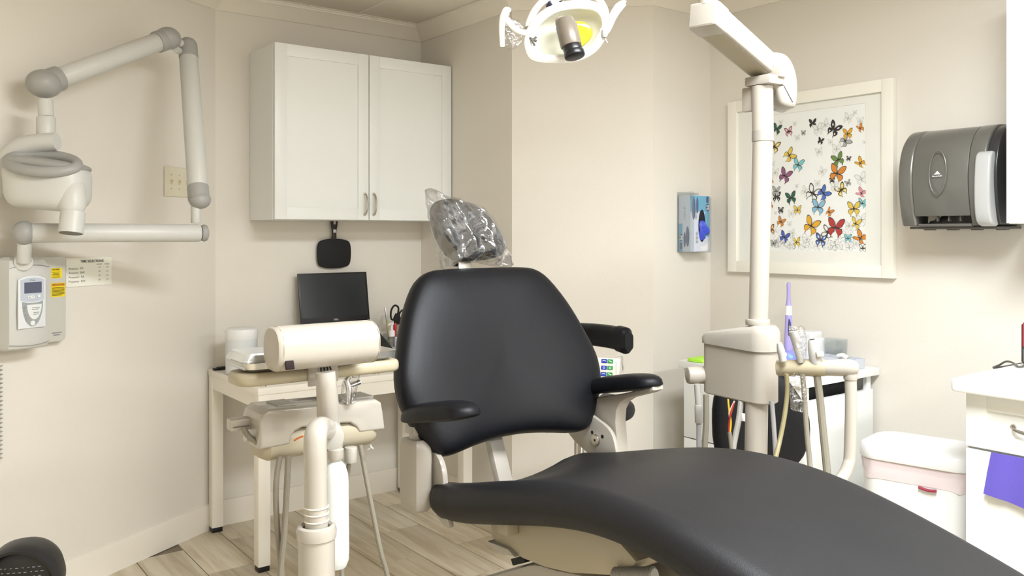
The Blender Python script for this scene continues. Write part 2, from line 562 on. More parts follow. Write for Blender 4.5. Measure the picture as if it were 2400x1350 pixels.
def bow_handle(p, q, out, r, name, parent, m=None):
    p, q, out = Vector(p), Vector(q), Vector(out)
    d = q - p
    b = MB().tube([p, p + d * .04 + out * .55, p + d * .25 + out * .92, p + d * .5 + out, p + d * .75 + out * .92, p + d * .96 + out * .55, q], [r * .8, r, r * 1.25, r, r * .8], n=5, seg=10)
    b.cyl(r * 1.5, .004, along(p, p + out), 12).cyl(r * 1.5, .004, along(q, q + out), 12)
    return obj(name, b, m or M_STEEL, parent)

cab = thing('wall_cabinet', 'white two-door shaker wall cabinet above the desk', 'cabinet', (1.925, 3.85, 1.424))
b = MB()
b.bx((1.452, 3.712, 1.424), (1.470, 3.998, 2.218)).bx((2.378, 3.712, 1.424), (2.396, 3.998, 2.218))
b.bx((1.470, 3.712, 1.424), (2.378, 3.998, 1.442)).bx((1.470, 3.712, 2.200), (2.378, 3.998, 2.218)).bx((1.470, 3.985, 1.442), (2.378, 3.998, 2.2))
obj('cabinet_body', b, M_WHITE, cab)
for x0, x1, hx in ((1.455, 1.922, 1.900), (1.926, 2.394, 1.948)):
    d = shaker_door(x0, x1, 1.426, 2.220, 3.690, 0.055, 0.055, 'door', cab)
    bow_handle((hx, 3.690, 1.452), (hx, 3.690, 1.552), (0, -0.026, 0), 0.0045, 'handle', d)

# hand mirror hanging under the cabinet
t = thing('hand_mirror', 'black hand mirror hanging on the wall under the white cabinet', 'mirror', (1.878, 3.985, 1.30))
MM = frame((1.878, 3.985, 0), (1, 0, 0), (0, 0, 1), (0, -1, 0))
ring = smooth_curve([(-.092, 1.262, 0), (-.085, 1.315, 0), (-.055, 1.330, 0), (-.02, 1.335, 0), (.02, 1.335, 0), (.055, 1.330, 0), (.085, 1.315, 0), (.092, 1.262, 0), (.084, 1.206, 0), (.05, 1.190, 0), (0, 1.186, 0), (-.05, 1.190, 0), (-.084, 1.206, 0)], 4, True)
obj('mirror_frame', MB().prism([(p.x, p.y) for p in ring], 0.012, MM, 0.004), M_MATTE, t)
hnd = smooth_curve([(-.012, 1.328, 0), (-.011, 1.37, 0), (-.016, 1.40, 0), (-.017, 1.425, 0), (0, 1.434, 0), (.017, 1.425, 0), (.016, 1.40, 0), (.011, 1.37, 0), (.012, 1.328, 0)], 4)
hm = obj('handle', MB().prism([(p.x, p.y) for p in hnd], 0.012, MM, 0.003), mat('brown_black_plastic', c(42, 30, 26), 0.45), t)
obj('hang_hole', MB().prism(rrect(.012, .02, .0055), 0.0008, MM @ T(0, 1.417, 0.0121)), mat('hook_metal', c(190, 185, 175), .4), hm)
obj('price_sticker', MB().bx((-.007, 1.366, 0.0121), (.007, 1.382, 0.0126), 0, MM), M_WHITE2, hm)

# ------------------------------------------------------------ desk and what stands on it
dk = thing('desk', 'white square-legged desk against the back wall', 'desk', (1.76, 3.67, 0))
DX0, DX1, DY0, DY1 = 1.245, 2.285, 3.335, 3.962
obj('desktop', MB().bx((DX0, DY0, 0.712), (DX1, DY1, 0.74), 0.002), M_DESK, dk)
b = MB()
b.bx((DX0 + .02, DY0 + .004, 0.655), (DX1 - .02, DY0 + .022, 0.712)).bx((DX0 + .02, DY1 - .022, 0.655), (DX1 - .02, DY1 - .004, 0.712))
b.bx((DX0 + .004, DY0 + .02, 0.655), (DX0 + .022, DY1 - .02, 0.712)).bx((DX1 - .022, DY0 + .02, 0.655), (DX1 - .004, DY1 - .02, 0.712))
obj('apron', b, M_DESK, dk)
for x in (DX0 + .027, DX1 - .027):
    for y in (DY0 + .027, DY1 - .027):
        lg = obj('leg', MB().bx((x - .025, y - .025, 0.022), (x + .025, y + .025, 0.712), .002), M_DESK, dk)
        obj('leg_foot', MB().bx((x - .023, y - .023, 0.0), (x + .023, y + .023, 0.022), .003), M_BLACK, lg)

# canister
t = thing('canister', 'white round lidded canister at the left end of the desk', 'canister', (1.325, 3.75, 0.74))
obj('jar', MB().lathe([(.055, 0.74), (.066, .744), (.068, .752), (.068, .895)], T(1.325, 3.75, 0), 36), mat('frosted_grey_white', c(214, 216, 216), .35), t)
obj('lid', MB().lathe([(.068, .893), (.0705, .897), (.0705, .931), (.067, .939), (.058, .943), (.0, .944)], T(1.325, 3.75, 0), 36, True, False), M_WHITE2, t)

# laptop on its sloping stand
LA = V(1.856, 3.90, 0.915)
sd = V(0, -0.895, -0.446).normalized()        # keyboard slope, towards the user
sn = V(0, -0.446, 0.895)
MB_ = frame(LA, (1, 0, 0), -sd, sn)            # local y up-slope (hinge at 0), z off the keyboard
st = thing('laptop_stand', 'black sloping stand under the laptop on the desk', 'stand', (1.856, 3.80, 0.74))
b = MB().bx((-.15, -.235, -.030), (.15, -.005, -.0215), .002, MB_)
b.bx((-.15, -.245, -.028), (.15, -.236, -.006), .001, MB_)
obj('stand_plate', b, M_MATTE, st)
for x in (1.735, 1.977):
    obj('stand_foot', MB().prism([(3.665, .74), (3.895, .74), (3.895, .873), (3.875, .866), (3.85, .77), (3.70, .757), (3.69, .770), (3.665, .762)], .012, frame((x, 0, 0), (0, 1, 0), (0, 0, 1), (1, 0, 0))), M_MATTE, st)
lp = thing('laptop', 'open black laptop tilted on a stand at the back of the desk', 'laptop', (1.856, 3.80, 0.75))
base = obj('keyboard_base', MB().box(.378, .252, .018, MB_ @ T(0, -.126, -.010), .004), M_BLACK, lp)
kb = MB()
M_KEY = mat('laptop_keys', c(30, 31, 34), .5)
for r in range(6):
    for k in range(15):
        kb.box(.0185, .0150, .003, MB_ @ T(-.155 + k * .0222 + (r % 2) * .004, -.035 - r * .0188, .0), .0006, 1)
ko = obj('keys', kb, M_KEY, base); ko['kind'] = 'stuff'
obj('touchpad', MB().box(.10, .065, .001, MB_ @ T(-.02, -.195, -.0008)), mat('touchpad', c(38, 39, 42), .3), base)
vup = V(0, 0.16, 0.987).normalized()
MS = frame(LA + V(0, .006, .004), (1, 0, 0), vup, V(0, -0.987, 0.16))
scr = obj('screen_lid', MB().box(.372, .250, .009, MS @ T(0, .125, -.0045), .003), M_BLACK, lp)
obj('display', MB().box(.352, .212, .0008, MS @ T(0, .137, .0004)), mat('dark_display', c(40, 43, 46), .16, spec=.6), scr)
text('logo_lettering', 'DELL', .012, MS @ T(0, .016, .0006), mat('logo_silver', c(170, 172, 175), .4), scr, align='CENTER', bold=.0004)

t = solo('power_cable', MB().tube([(1.66, 3.93, .86), (1.62, 3.93, .90), (1.58, 3.94, .885), (1.55, 3.955, .80), (1.54, 3.94, .744), (1.60, 3.90, .744)], .0028, 5, 8), M_BLACK,
         'thin black cable looping behind the left side of the laptop', 'cable', (1.6, 3.93, .742))
b = MB().tube([(1.318, 3.915, .7475), (1.36, 3.93, .745), (1.41, 3.92, .744), (1.46, 3.93, .744)], .0032, 5, 8)
b.box(.055, .024, .014, T(1.292, 3.905, .748, .35), .004).box(.022, .016, .010, T(1.256, 3.892, .7475, .35), .002)
solo('cable_plug', b, M_BLACK, 'black cable plug lying at the back left corner of the desk', 'plug', (1.29, 3.905, .74))

# business-card boxes and white charger beside the canister
for k, (x, y, z, w, h, rz) in enumerate(((1.362, 3.590, .74, .105, .100, -.05), (1.432, 3.652, .74, .11, .120, -.05))):
    t = thing('card_box', ['small white card box in front of the desk canister', 'taller white card box behind the small one by the canister'][k], 'box', (x, y, z), rz, 'white card boxes on the desk')
    MT = T(x, y, z, rz)
    obj('box_body', MB().box(w, .05, h, MT @ T(0, 0, h / 2), .0015), M_WHITE2, t)
    pr = MB().prism([(-.012, 0), (0, .010), (.006, .004), (.002, -.004), (-.004, -.010)], .0006, MT @ frame((-w * .24, -.0251, h * .62), (1, 0, 0), (0, 0, 1), (0, -1, 0)))
    for q in (0.70, .56): pr.box(w * .5, .0006, .003, MT @ T(w * .12, -.0253, h * q))
    pr.box(w * .42, .0006, .002, MT @ T(0, -.0253, h * .18))
    obj('printed_mark', pr, M_INKL, t)['kind'] = 'stuff'
t = thing('charger_block', 'flat white charger block lying on the front left of the desk', 'charger', (1.27, 3.60, .74))
obj('block_body', MB().box(.11, .075, .022, T(1.305, 3.60, .751, .95), .006), M_WHITE2, t)
obj('block_slot', MB().box(.02, .001, .004, T(1.3365, 3.578, .752, .95)), M_DARKGREY, t)

# pump bottle, pen cup with scissors
t = thing('pump_bottle', 'clear sanitizer pump bottle with a white pump beside the laptop', 'bottle', (2.080, 3.750, .74))
M_CLEAR = film('clear_plastic', (.93, .95, .96, 1), .12, .08, .1)
obj('bottle_body', MB().lathe([(.020, .741), (.030, .745), (.031, .81), (.028, .835), (.014, .848), (.014, .855)], T(2.080, 3.750, 0), 24), M_CLEAR, t)
b = MB().lathe([(.016, .850), (.016, .876), (.012, .880), (.006, .884), (.005, .905), (.010, .908), (.011, .916), (.004, .919)], T(2.080, 3.750, 0), 20)
b.tube([(2.080, 3.750, .912), (2.065, 3.737, .915), (2.048, 3.728, .907)], .0045, 4, 8)
obj('pump_head', b, M_WHITE2, t)
obj('gel', MB().lathe([(.026, .745), (.028, .748), (.028, .80)], T(2.080, 3.750, 0), 24), mat('gel', c(225, 232, 232), .1, trans=.7), t)
t = thing('pen_cup', 'clear box of pens and scissors behind the backrest', 'organizer', (2.165, 3.84, .74))
b = MB()
for a, d in (((2.110, 3.79), (2.113, 3.90)), ((2.227, 3.79), (2.230, 3.90)), ((2.113, 3.79), (2.227, 3.793)), ((2.113, 3.897), (2.227, 3.90))):
    b.bx((a[0], a[1], .743), (d[0], d[1], .848))
b.bx((2.110, 3.79, .740), (2.230, 3.90, .743))
obj('cup_wall', b, M_CLEAR, t)
obj('label_card', MB().bx((2.118, 3.786, .745), (2.222, 3.7895, .840)), mat('printed_card', c(196, 198, 205), .5), t)
b = MB().prism([(p.x, p.y) for p in smooth_curve([(-.04, .02, 0), (-.01, .042, 0), (.04, .045, 0), (.045, .01, 0), (.01, 0, 0), (-.015, .012, 0)], 4, True)], .0006, frame((2.170, 3.7855, .775), (1, 0, 0), (0, 0, 1), (0, -1, 0)))
b.prism(rrect(.03, .018, .006), .0006, frame((2.150, 3.7855, .764), (1, .3, 0), (0, 0, 1), (0, -1, 0)))
obj('label_print', b, mat('label_navy', c(40, 42, 62), .5), t)
def pen(name, x, y, top, lean, m, label, r=.005, cap=None):
    q = thing(name, label, 'pen', (x, y, .745), 0, 'pens in the desk organizer')
    p0, p1 = V(x, y, .745), V(x + lean[0], y + lean[1], top)
    mid = p0.lerp(p1, .72)
    obj('pen_body', MB().rod(p0, mid, r, 10, .001), m, q)
    obj('pen_cap', MB().rod(mid, p1, r * 1.12, 10, .0015), cap or m, q)
pen('pen', 2.122, 3.835, .985, (-.020, .02), mat('gold_pen', c(176, 158, 92), .4), 'gold and silver pen leaning left in the desk organizer', .0045, mat('silver_pen', c(200, 200, 200), .3, .6))
pen('marker', 2.140, 3.830, .905, (.004, .0), mat('red_marker', c(190, 30, 48), .35), 'red marker behind the sanitizer pump', .008)
pen('marker', 2.198, 3.830, .905, (-.006, .0), mat('blue_marker', c(60, 52, 160), .35), 'blue marker beside the scissors', .008)
t = thing('scissors', 'black-handled scissors standing upright in the desk organizer', 'scissors', (2.170, 3.85, .745))
FS = frame((2.170, 3.85, 0), (1, 0, 0), (0, 0, 1), (0, -1, 0))
lp1 = [FS @ V(*p) for p in ((-.036, .925, 0), (-.038, .965, 0), (-.020, .992, 0), (.002, .985, 0), (.004, .960, 0), (-.010, .925, 0))]
lp2 = [FS @ V(*p) for p in ((.008, .930, 0), (.014, .955, 0), (.034, .968, 0), (.054, .955, 0), (.056, .925, 0), (.038, .905, 0), (.016, .908, 0))]
obj('finger_loop', MB().loop(lp1, .005, 4, 8), M_MATTE, t)
obj('finger_loop', MB().loop(lp2, .005, 4, 8), M_MATTE, t)
obj('handle_root', MB().prism([(-.018, .895), (.012, .895), (.016, .93), (.006, .952), (-.012, .952), (-.024, .93)], .010, FS @ T(0, 0, -.005), .002), M_MATTE, t)
obj('blade', MB().prism([(-.012, .900), (.006, .900), (.0, .760), (-.004, .760)], .003, FS), M_STEEL, t)
t = thing('cable_clip', 'small cable hook and wire hanging under the desk front', 'cable', (1.42, 3.50, .60))
b = MB().tube([(1.425, 3.46, .70), (1.47, 3.46, .655), (1.478, 3.46, .625), (1.465, 3.46, .595)], .003, 5, 8)
b.tube([(1.66, 3.50, .70), (1.64, 3.50, .655), (1.615, 3.5, .60)], .003, 5, 8)
obj('cable_wire', b, M_BLACK, t)

# ------------------------------------------------------------ framed butterfly print
fr = thing('framed_picture', 'white framed print of colourful butterflies on the right wall', 'picture', (3.24, 2.185, 1.18))
FW = .05
def PX(y0, y1, z0, z1, x0, x1, bev=.0): return ((x0, y0, z0), (x1, y1, z1))
fb = MB()
Y0, Y1, Z0, Z1 = 1.780, 2.592, 1.183, 1.977
for a, d in (((Y0, Z0), (Y0 + FW, Z1)), ((Y1 - FW, Z0), (Y1, Z1)), ((Y0 + FW, Z0), (Y1 - FW, Z0 + FW)), ((Y0 + FW, Z1 - FW), (Y1 - FW, Z1))):
    fb.bx((3.226, a[0], a[1]), (3.2555, d[0], d[1]), .002)
obj('picture_frame', fb, mat('frame_white', c(240, 236, 224), .4), fr)
mo = MB()
MY0, MY1, MZ0, MZ1 = 1.905, 2.467, 1.287, 1.893
for a, d in (((Y0 + FW, Z0 + FW), (MY0, Z1 - FW)), ((MY1, Z0 + FW), (Y1 - FW, Z1 - FW)), ((MY0, Z0 + FW), (MY1, MZ0)), ((MY0, MZ1), (MY1, Z1 - FW))):
    mo.bx((3.242, a[0], a[1]), (3.247, d[0], d[1]))
obj('mat_board', mo, mat('mat_white', c(243, 240, 234), .8), fr)
pr_ = MB().bx((3.2448, MY0 - .01, MZ0 - .01), (3.250, MY1 + .01, MZ1 + .01))
paper = obj('print_paper', pr_, mat('paper_white', c(247, 246, 244), .8), fr)
# butterflies as flat print: (y, z, half-span, turn, colour key, kind)
BF = [(2.334, 1.828, 0.0257, -20, 'g', 's'), (2.312, 1.855, 0.0113, 0, 'w', 'x'), (2.271, 1.811, 0.0214, 10, 'p', 'd'), (2.24, 1.842, 0.0101, 0, 'w', 'x'), (2.226, 1.779, 0.0139, 10, 'w', 'x'), (2.196, 1.798, 0.0122, 0, 's', 's'), (2.151, 1.836, 0.0197, 0, 'k', 's'), (2.125, 1.808, 0.0245, 10, 'w', 'x'), (2.091, 1.821, 0.0244, 30, 'w', 'x'), (2.05, 1.8, 0.0322, -35, 'k', 'd'), (1.998, 1.746, 0.0265, -60, 's', 's'), (1.987, 1.775, 0.0238, 0, 'z', 's'), (1.985, 1.839, 0.0222, -20, 'w', 'x'), (1.931, 1.821, 0.0167, 0, 'w', 'x'), (1.931, 1.792, 0.0188, 30, 'o', 'h'), (1.954, 1.859, 0.0094, 0, 'w', 'x'), (2.112, 1.756, 0.0152, -20, 'k', 's'), (2.066, 1.747, 0.0135, 0, 'w', 'x'), (1.9125, 1.733, 0.0093, 0, 'w', 'x'), (2.346, 1.75, 0.0297, -20, 'y', 'd'), (2.267, 1.706, 0.0304, -60, 'y', 's'), (2.223, 1.661, 0.029, -15, 't', 's'), (2.12, 1.71, 0.0191, 10, 's', 'x'), (2.037, 1.716, 0.0225, 0, 'w', 'x'), (2.03, 1.67, 0.0294, 20, 'n', 's'), (1.982, 1.671, 0.0116, -10, 'k', 'd'), (1.931, 1.649, 0.024, 50, 'z', 'h'), (2.355, 1.672, 0.0143, 0, 'w', 'x'), (2.34, 1.633, 0.02, 0, 's', 'x'), (2.29, 1.617, 0.0339, -25, 'm', 's'), (2.106, 1.624, 0.019, -30, 'w', 'x'), (2.035, 1.613, 0.0385, -15, 'o', 's'), (1.9258, 1.585, 0.026, 20, 't', 'x'), (2.363, 1.596, 0.0143, 30, 'o', 'h'), (2.229, 1.568, 0.0089, 0, 's', 'x'), (2.334, 1.525, 0.0239, 0, 'k', 'd'), (2.337, 1.551, 0.0228, -5, 's', 's'), (2.259, 1.518, 0.0292, 10, 'g', 's'), (2.189, 1.543, 0.0221, -30, 'n', 'x'), (2.15, 1.534, 0.0362, -30, 'w', 'd'), (2.098, 1.532, 0.0298, -50, 'b', 's'), (2.058, 1.583, 0.014, 0, 'k', 'd'), (2.128, 1.574, 0.0153, 0, 'w', 'x'), (2.045, 1.558, 0.0214, 0, 'w', 'x'), (2.016, 1.543, 0.0277, 35, 'y', 'd'), (1.985, 1.57, 0.0148, 20, 's', 's'), (1.926, 1.525, 0.0235, 60, 'p', 'h'), (1.9216, 1.485, 0.0208, -10, 't', 's'), (1.959, 1.463, 0.0315, 0, 'y', 's'), (2.125, 1.474, 0.0338, -10, 'l', 's'), (2.073, 1.453, 0.0205, -35, 'o', 'h'), (2.226, 1.464, 0.0212, 0, 'y', 's'), (2.311, 1.464, 0.0159, 0, 'k', 'd'), (2.258, 1.448, 0.018, 0, 'w', 'x'), (2.34, 1.452, 0.0091, 0, 'w', 'x'), (2.368, 1.486, 0.0172, 30, 'o', 'h'), (2.311, 1.413, 0.0227, -25, 'o', 's'), (2.267, 1.403, 0.0124, 0, 'w', 'x'), (2.158, 1.394, 0.0395, -25, 'z', 's'), (2.079, 1.367, 0.0281, 70, 'w', 'd'), (2.042, 1.386, 0.0417, -8, 'r', 's'), (2.365, 1.378, 0.0241, 10, 'o', 'd'), (2.293, 1.345, 0.0271, -20, 'v', 's'), (2.232, 1.323, 0.0223, 5, 'y', 'h'), (2.112, 1.333, 0.0299, -10, 'b', 'd'), (1.951, 1.402, 0.0252, -20, 'y', 's'), (1.98, 1.393, 0.0211, 0, 'p', 'x'), (1.93, 1.341, 0.0312, 55, 'o', 'h'), (1.985, 1.341, 0.0185, 0, 't', 's'), (2.042, 1.312, 0.0214, 20, 'n', 'x'), (2.349, 1.317, 0.0172, 0, 's', 's'), (1.98, 1.3039, 0.0211, 0, 'w', 'x'), (1.9249, 1.418, 0.0249, 10, 'w', 'x'), (1.949, 1.318, 0.0157, 0, 'w', 'x'), (2.264, 1.312, 0.0197, 0, 'm', 'x'), (1.9191, 1.3011, 0.0176, 0, 'w', 'd'), (2.252, 1.363, 0.0168, 20, 'w', 'x'), (2.407, 1.828, 0.0232, 20, 'b', 's'), (2.414, 1.74, 0.0261, -30, 'o', 's'), (2.404, 1.647, 0.0231, 10, 'y', 's'), (2.42, 1.544, 0.0261, 0, 't', 's'), (2.407, 1.44, 0.0232, -20, 'm', 's'), (2.414, 1.347, 0.0261, 20, 'r', 's')]
BCOL = {'k': c(52, 46, 48), 'g': c(46, 96, 78), 'y': c(232, 198, 84), 'o': c(222, 138, 48), 'b': c(76, 112, 196), 'l': c(140, 190, 222), 't': c(128, 200, 206), 'm': c(150, 92, 128), 'r': c(186, 52, 48), 'p': c(232, 150, 160), 'v': c(72, 92, 178), 'w': c(238, 236, 232), 's': c(176, 176, 172), 'n': c(110, 140, 70), 'z': c(232, 170, 44)}
BMATS = [mat('print_ink_' + {'k': 'black', 'g': 'teal', 'y': 'yellow', 'o': 'orange', 'b': 'blue', 'l': 'sky', 't': 'turquoise', 'm': 'mauve', 'r': 'red', 'p': 'pink', 'v': 'violet', 'w': 'white', 's': 'grey', 'n': 'green', 'z': 'amber'}[k], v, .8) for k, v in BCOL.items()]
BI = {k: i for i, k in enumerate(BCOL)}
FWING = [(.03, .05), (.10, .42), (.36, .84), (.74, 1.0), (.94, .92), (.90, .58), (.72, .18), (.40, -.03), (.05, -.03)]
HWING = [(.03, .0), (.40, -.02), (.74, -.08), (.82, -.38), (.66, -.66), (.50, -.76), (.46, -1.02), (.38, -1.02), (.34, -.72), (.12, -.42)]
bb = MB()
XP = 3.2446
def flat(ptsl, z, key):
    bb.mi = BI[key]
    bb.poly([(XP - z, p[0], p[1]) for p in ptsl])
lay = 0
for (y, z, h, rot, key, kind) in BF:
    ca, sa = math.cos(math.radians(rot)), math.sin(math.radians(rot))
    lay = (lay + 1) % 9
    z0 = .0003 + lay * .00016
    def put(pl, sgn, k, zz, key):
        cx = sum(p[0] for p in pl) / len(pl); cy = sum(p[1] for p in pl) / len(pl)
        o = []
        for p in pl:
            a, d = (cx + (p[0] - cx) * k) * sgn * h, (cy + (p[1] - cy) * k) * h
            o.append((y - (a * ca - d * sa), z + a * sa + d * ca))
        flat(o, zz, key)
    dark = 's' if kind == 'x' else 'k'
    sR = .62 if kind == 'h' else 1.0          # half-turned butterflies show one wing narrower
    for sgn in (1, -sR):
        for wing in (FWING, HWING):
            put(wing, sgn, 1.0, z0, dark)
            put(wing, sgn, .88 if kind == 'x' else (.72 if kind == 'd' else .84), z0 + .00005, key if kind != 'x' else 'w')
            if kind == 'd': put(wing, sgn, .30, z0 + .0001, 'w')
    o = [(-.035, .34), (.035, .34), (.045, 0), (.02, -.42), (-.02, -.42), (-.045, 0)]
    flat([(y - (p[0] * h * ca - p[1] * h * sa), z + p[0] * h * sa + p[1] * h * ca) for p in o], z0 + .00012, dark)
    for sg in (1, -1):
        o = [(0, .30), (sg * .10, .55), (sg * .24, .72), (sg * .23, .74), (sg * .08, .56), (-sg * .01, .31)]
        if kind != 'h': flat([(y - (p[0] * h * ca - p[1] * h * sa), z + p[0] * h * sa + p[1] * h * ca) for p in o], z0 + .00013, dark)
rr = random.Random(4)
for k in range(150):                       # sketched line work crowding the lower edge
    y = rr.uniform(MY0 + .012, MY1 - .012)
    z = MZ0 + .008 + abs(rr.gauss(0, .032)) + (.05 * rr.random() if y < MY0 + .09 else 0)
    R, a0, da = rr.uniform(.006, .018), rr.uniform(0, 6.28), rr.uniform(2, 5)
    n = 7
    for i in range(n):
        a, d = a0 + da * i / n, a0 + da * (i + 1) / n
        q = [(y + (R + e) * math.cos(t) * .8, max(MZ0 + .002, z + (R + e) * math.sin(t))) for t, e in ((a, 0), (d, 0), (d, .0011), (a, .0011))]
        if all(MY0 < p[0] < MY1 for p in q): flat(q, .00015, rr.choice('skssm'))
bo = obj('butterfly_print', bb, BMATS, paper)
obj('picture_glass', MB().bx((3.2395, Y0 + FW - .003, Z0 + FW - .003), (3.2410, Y1 - FW + .003, Z1 - FW + .003)), film('picture_glazing', (.985, .99, .985, 1), .03, .05, 0.0), fr)

# ------------------------------------------------------------ glove box on the alcove wall
gl = thing('glove_box_holder', 'clear acrylic wall holder around the glove box', 'holder', (3.09, 2.69, 1.28))
b = MB()
b.bx((3.018, 2.715, 1.275), (3.166, 2.7195, 1.555)).bx((3.018, 2.640, 1.275), (3.021, 2.715, 1.555)).bx((3.163, 2.640, 1.275), (3.166, 2.715, 1.53))
b.bx((3.018, 2.638, 1.272), (3.166, 2.7195, 1.2755)).bx((3.018, 2.6375, 1.275), (3.045, 2.640, 1.555)).bx((3.142, 2.6375, 1.275), (3.166, 2.640, 1.53))
obj('holder_shell', b, M_CLEAR, gl)
gx = thing('glove_box', 'blue and grey glove box with an oval opening on the wall', 'box', (3.09, 2.68, 1.277))
M_CARD = mat('glove_card', c(205, 211, 222), .5); M_CBLUE = mat('glove_card_blue', c(110, 168, 196), .5); M_CNAVY = mat('glove_card_navy', c(86, 98, 132), .5); M_CPALE = mat('glove_card_pale', c(226, 222, 224), .5)
M_GLOVE = mat('blue_nitrile', c(72, 88, 205), .4)
obj('carton', MB().bx((3.023, 2.643, 1.277), (3.160, 2.713, 1.538), .001), M_CARD, gx)
GF = frame((3.0915, 2.6428, 1.4075), (1, 0, 0), (0, 0, 1), (0, -1, 0))
GS = frame((3.0228, 2.678, 1.4075), (0, -1, 0), (0, 0, 1), (-1, 0, 0))
def ell(w, h, n=20): return [(w / 2 * math.cos(6.2832 * k / n), h / 2 * math.sin(6.2832 * k / n)) for k in range(n)]
b = MB().poly([(-.068, .055, .0004), (.034, .055, .0004), (.034, -.06, .0004), (.068, -.06, .0004), (.068, .129, .0004), (-.068, .129, .0004)], GF)
obj('blue_panel', b, M_CBLUE, gx)
b = MB()
b.bx((-.034, -.13, 0), (-.012, .00, .0004), 0, GS)
obj('blue_panel', b, M_CBLUE, gx)
b = MB().prism(ell(.022, .105), .0008, GF @ T(-.045, .07, 0)).prism(ell(.016, .075), .0008, GF @ T(-.020, .085, 0)).prism(rrect(.026, .036, .012), .0008, GF @ T(.052, .076, 0)).prism(rrect(.02, .03, .006), .0008, GF @ T(.052, .112, 0))
b.prism(ell(.020, .095), .0008, GS @ T(.020, -.06, 0)).prism(ell(.013, .07), .0008, GS @ T(.002, -.075, 0)).prism(rrect(.020, .034, .010), .0008, GS @ T(-.020, -.065, 0)).prism(rrect(.016, .03, .005), .0008, GS @ T(-.020, -.104, 0))
obj('logo_ovals', b, M_CNAVY, gx)
for MM_ in (GF @ T(.052, .076, .0009) @ Matrix.Rotation(-math.pi / 2, 4, 'Z'), GS @ T(-.020, -.065, .0009) @ Matrix.Rotation(-math.pi / 2, 4, 'Z')):
    text('size_letter', 'M', .026, MM_, M_WHITE2, gx, align='CENTER', bold=.001)
b = MB()
for k in range(9): b.bx((-.036, .02 + k * .006, 0), (-.022, .023 + k * .006, .0006), 0, GF); b.bx((-.005 + .0, .02 + k * .007, 0), (.008, .022 + k * .007, .0006), 0, GS)
for k in range(9): b.bx((-.030, -.09 + k * .006, 0), (-.016, -.087 + k * .006, .0006), 0, GF)
obj('fine_print', b, M_INKL, gx)['kind'] = 'stuff'
obj('dispensing_slot', MB().prism(ell(.048, .150, 28), .0012, GF @ T(.012, -.01, 0)), mat('slot_dark', c(22, 26, 44), .7), gx)
obj('hand_picture', MB().pillow([(p.x, p.y) for p in smooth_curve([(-.028, -.022, 0), (.0, -.02, 0), (.03, .0, 0), (.034, -.03, 0), (.01, -.04, 0), (-.02, -.038, 0)], 3, True)], .0008, 0, GF @ T(.03, -.085, .0003), 2), M_CPALE, gx)
g = MB().pillow([(p.x, p.y) for p in smooth_curve([(-.020, .028, 0), (.006, .032, 0), (.030, .010, 0), (.045, -.016, 0), (.040, -.032, 0), (.018, -.030, 0), (.004, -.050, 0), (-.012, -.058, 0), (-.022, -.030, 0)], 3, True)], .022, .0, GF @ T(.013, -.02, .001), 6, 2.0, warp=lambda x, y: .008 * math.sin(x * 190 + y * 90))
solo('nitrile_glove', g, M_GLOVE, 'blue glove pulled halfway out of the wall glove box', 'glove', (3.10, 2.63, 1.36))

# ------------------------------------------------------------ paper towel dispenser
td = thing('towel_dispenser', 'smoky grey paper towel dispenser with a side lever', 'dispenser', (3.14, 1.47, 1.385))
M_SMOKE = mat('smoke_plastic', c(112, 111, 106), .28, metal=.35, vary=.02, coat=.2)
M_SMOKED = mat('smoke_plastic_dark', c(46, 46, 48), .3, coat=.2)
prof = smooth_curve([(3.255, 1.735, 0), (3.16, 1.742, 0), (3.085, 1.728, 0), (3.030, 1.675, 0), (3.006, 1.60, 0), (3.004, 1.52, 0), (3.020, 1.43, 0), (3.035, 1.388, 0)], 5)
P2 = [(p.x, p.y) for p in prof] + [(3.255, 1.388)]
FT = frame((0, 1.640, 0), (1, 0, 0), (0, 0, 1), (0, -1, 0))
P3 = [(max(p[0] * 1.0, 0), p[1]) for p in P2]
def cover(y_from, y_to, grow, bev=.004):
    cx, cz = 3.255, 1.56
    return MB().prism([(cx + (x - cx) * grow, cz + (z - cz) * (1 + (grow - 1) * .8)) for x, z in P2], y_from - y_to, frame((0, y_from, 0), (1, 0, 0), (0, 0, 1), (0, -1, 0)), bev, 3)
top = [(x, z) for x, z in P2]
midp = [(x, z) for x, z in P2 if z > 1.432] ; midp = midp[:-0 or None]
mid = [p for p in P2 if p[1] >= 1.425 and p[0] < 3.2549] 
midol = [(3.255, 1.735)] + mid + [(3.022, 1.424), (3.255, 1.424)]
obj('end_cover', cover(1.640, 1.586, 1.0, .010), M_SMOKE, td)
obj('front_cover', MB().prism([(x + .0015, z - .001) for x, z in midol], .193, frame((0, 1.585, 0), (1, 0, 0), (0, 0, 1), (0, -1, 0)), .0015), M_SMOKE, td)
obj('end_cover', cover(1.391, 1.335, 1.0, .006), M_SMOKE, td)
obj('lever_side', cover(1.3345, 1.300, .965, .004), M_SMOKED, td)
obj('back_plate', MB().bx((3.10, 1.392, 1.383), (3.2555, 1.585, 1.424)), M_SMOKED, td)
b = MB().bx((3.055, 1.395, 1.389), (3.10, 1.583, 1.394)).bx((3.040, 1.395, 1.386), (3.056, 1.583, 1.396), .002)
for k in range(3): b.bx((3.035, 1.43 + k * .04, 1.405), (3.05, 1.433 + k * .04, 1.424))
obj('tear_bar', b, M_DARKGREY, td)
obj('paper_end', MB().prism([(1.555, 1.424), (1.505, 1.424), (1.515, 1.416), (1.525, 1.417), (1.535, 1.408), (1.548, 1.406), (1.555, 1.398)], .002, frame((3.060, 0, 0), (0, 1, 0), (0, 0, 1), (-1, 0, 0))), M_GREYP, td)
b = MB()
for k in range(4): b.box(.03, .035, .012, T(3.16, 1.60 - k * .085, 1.379), .003)
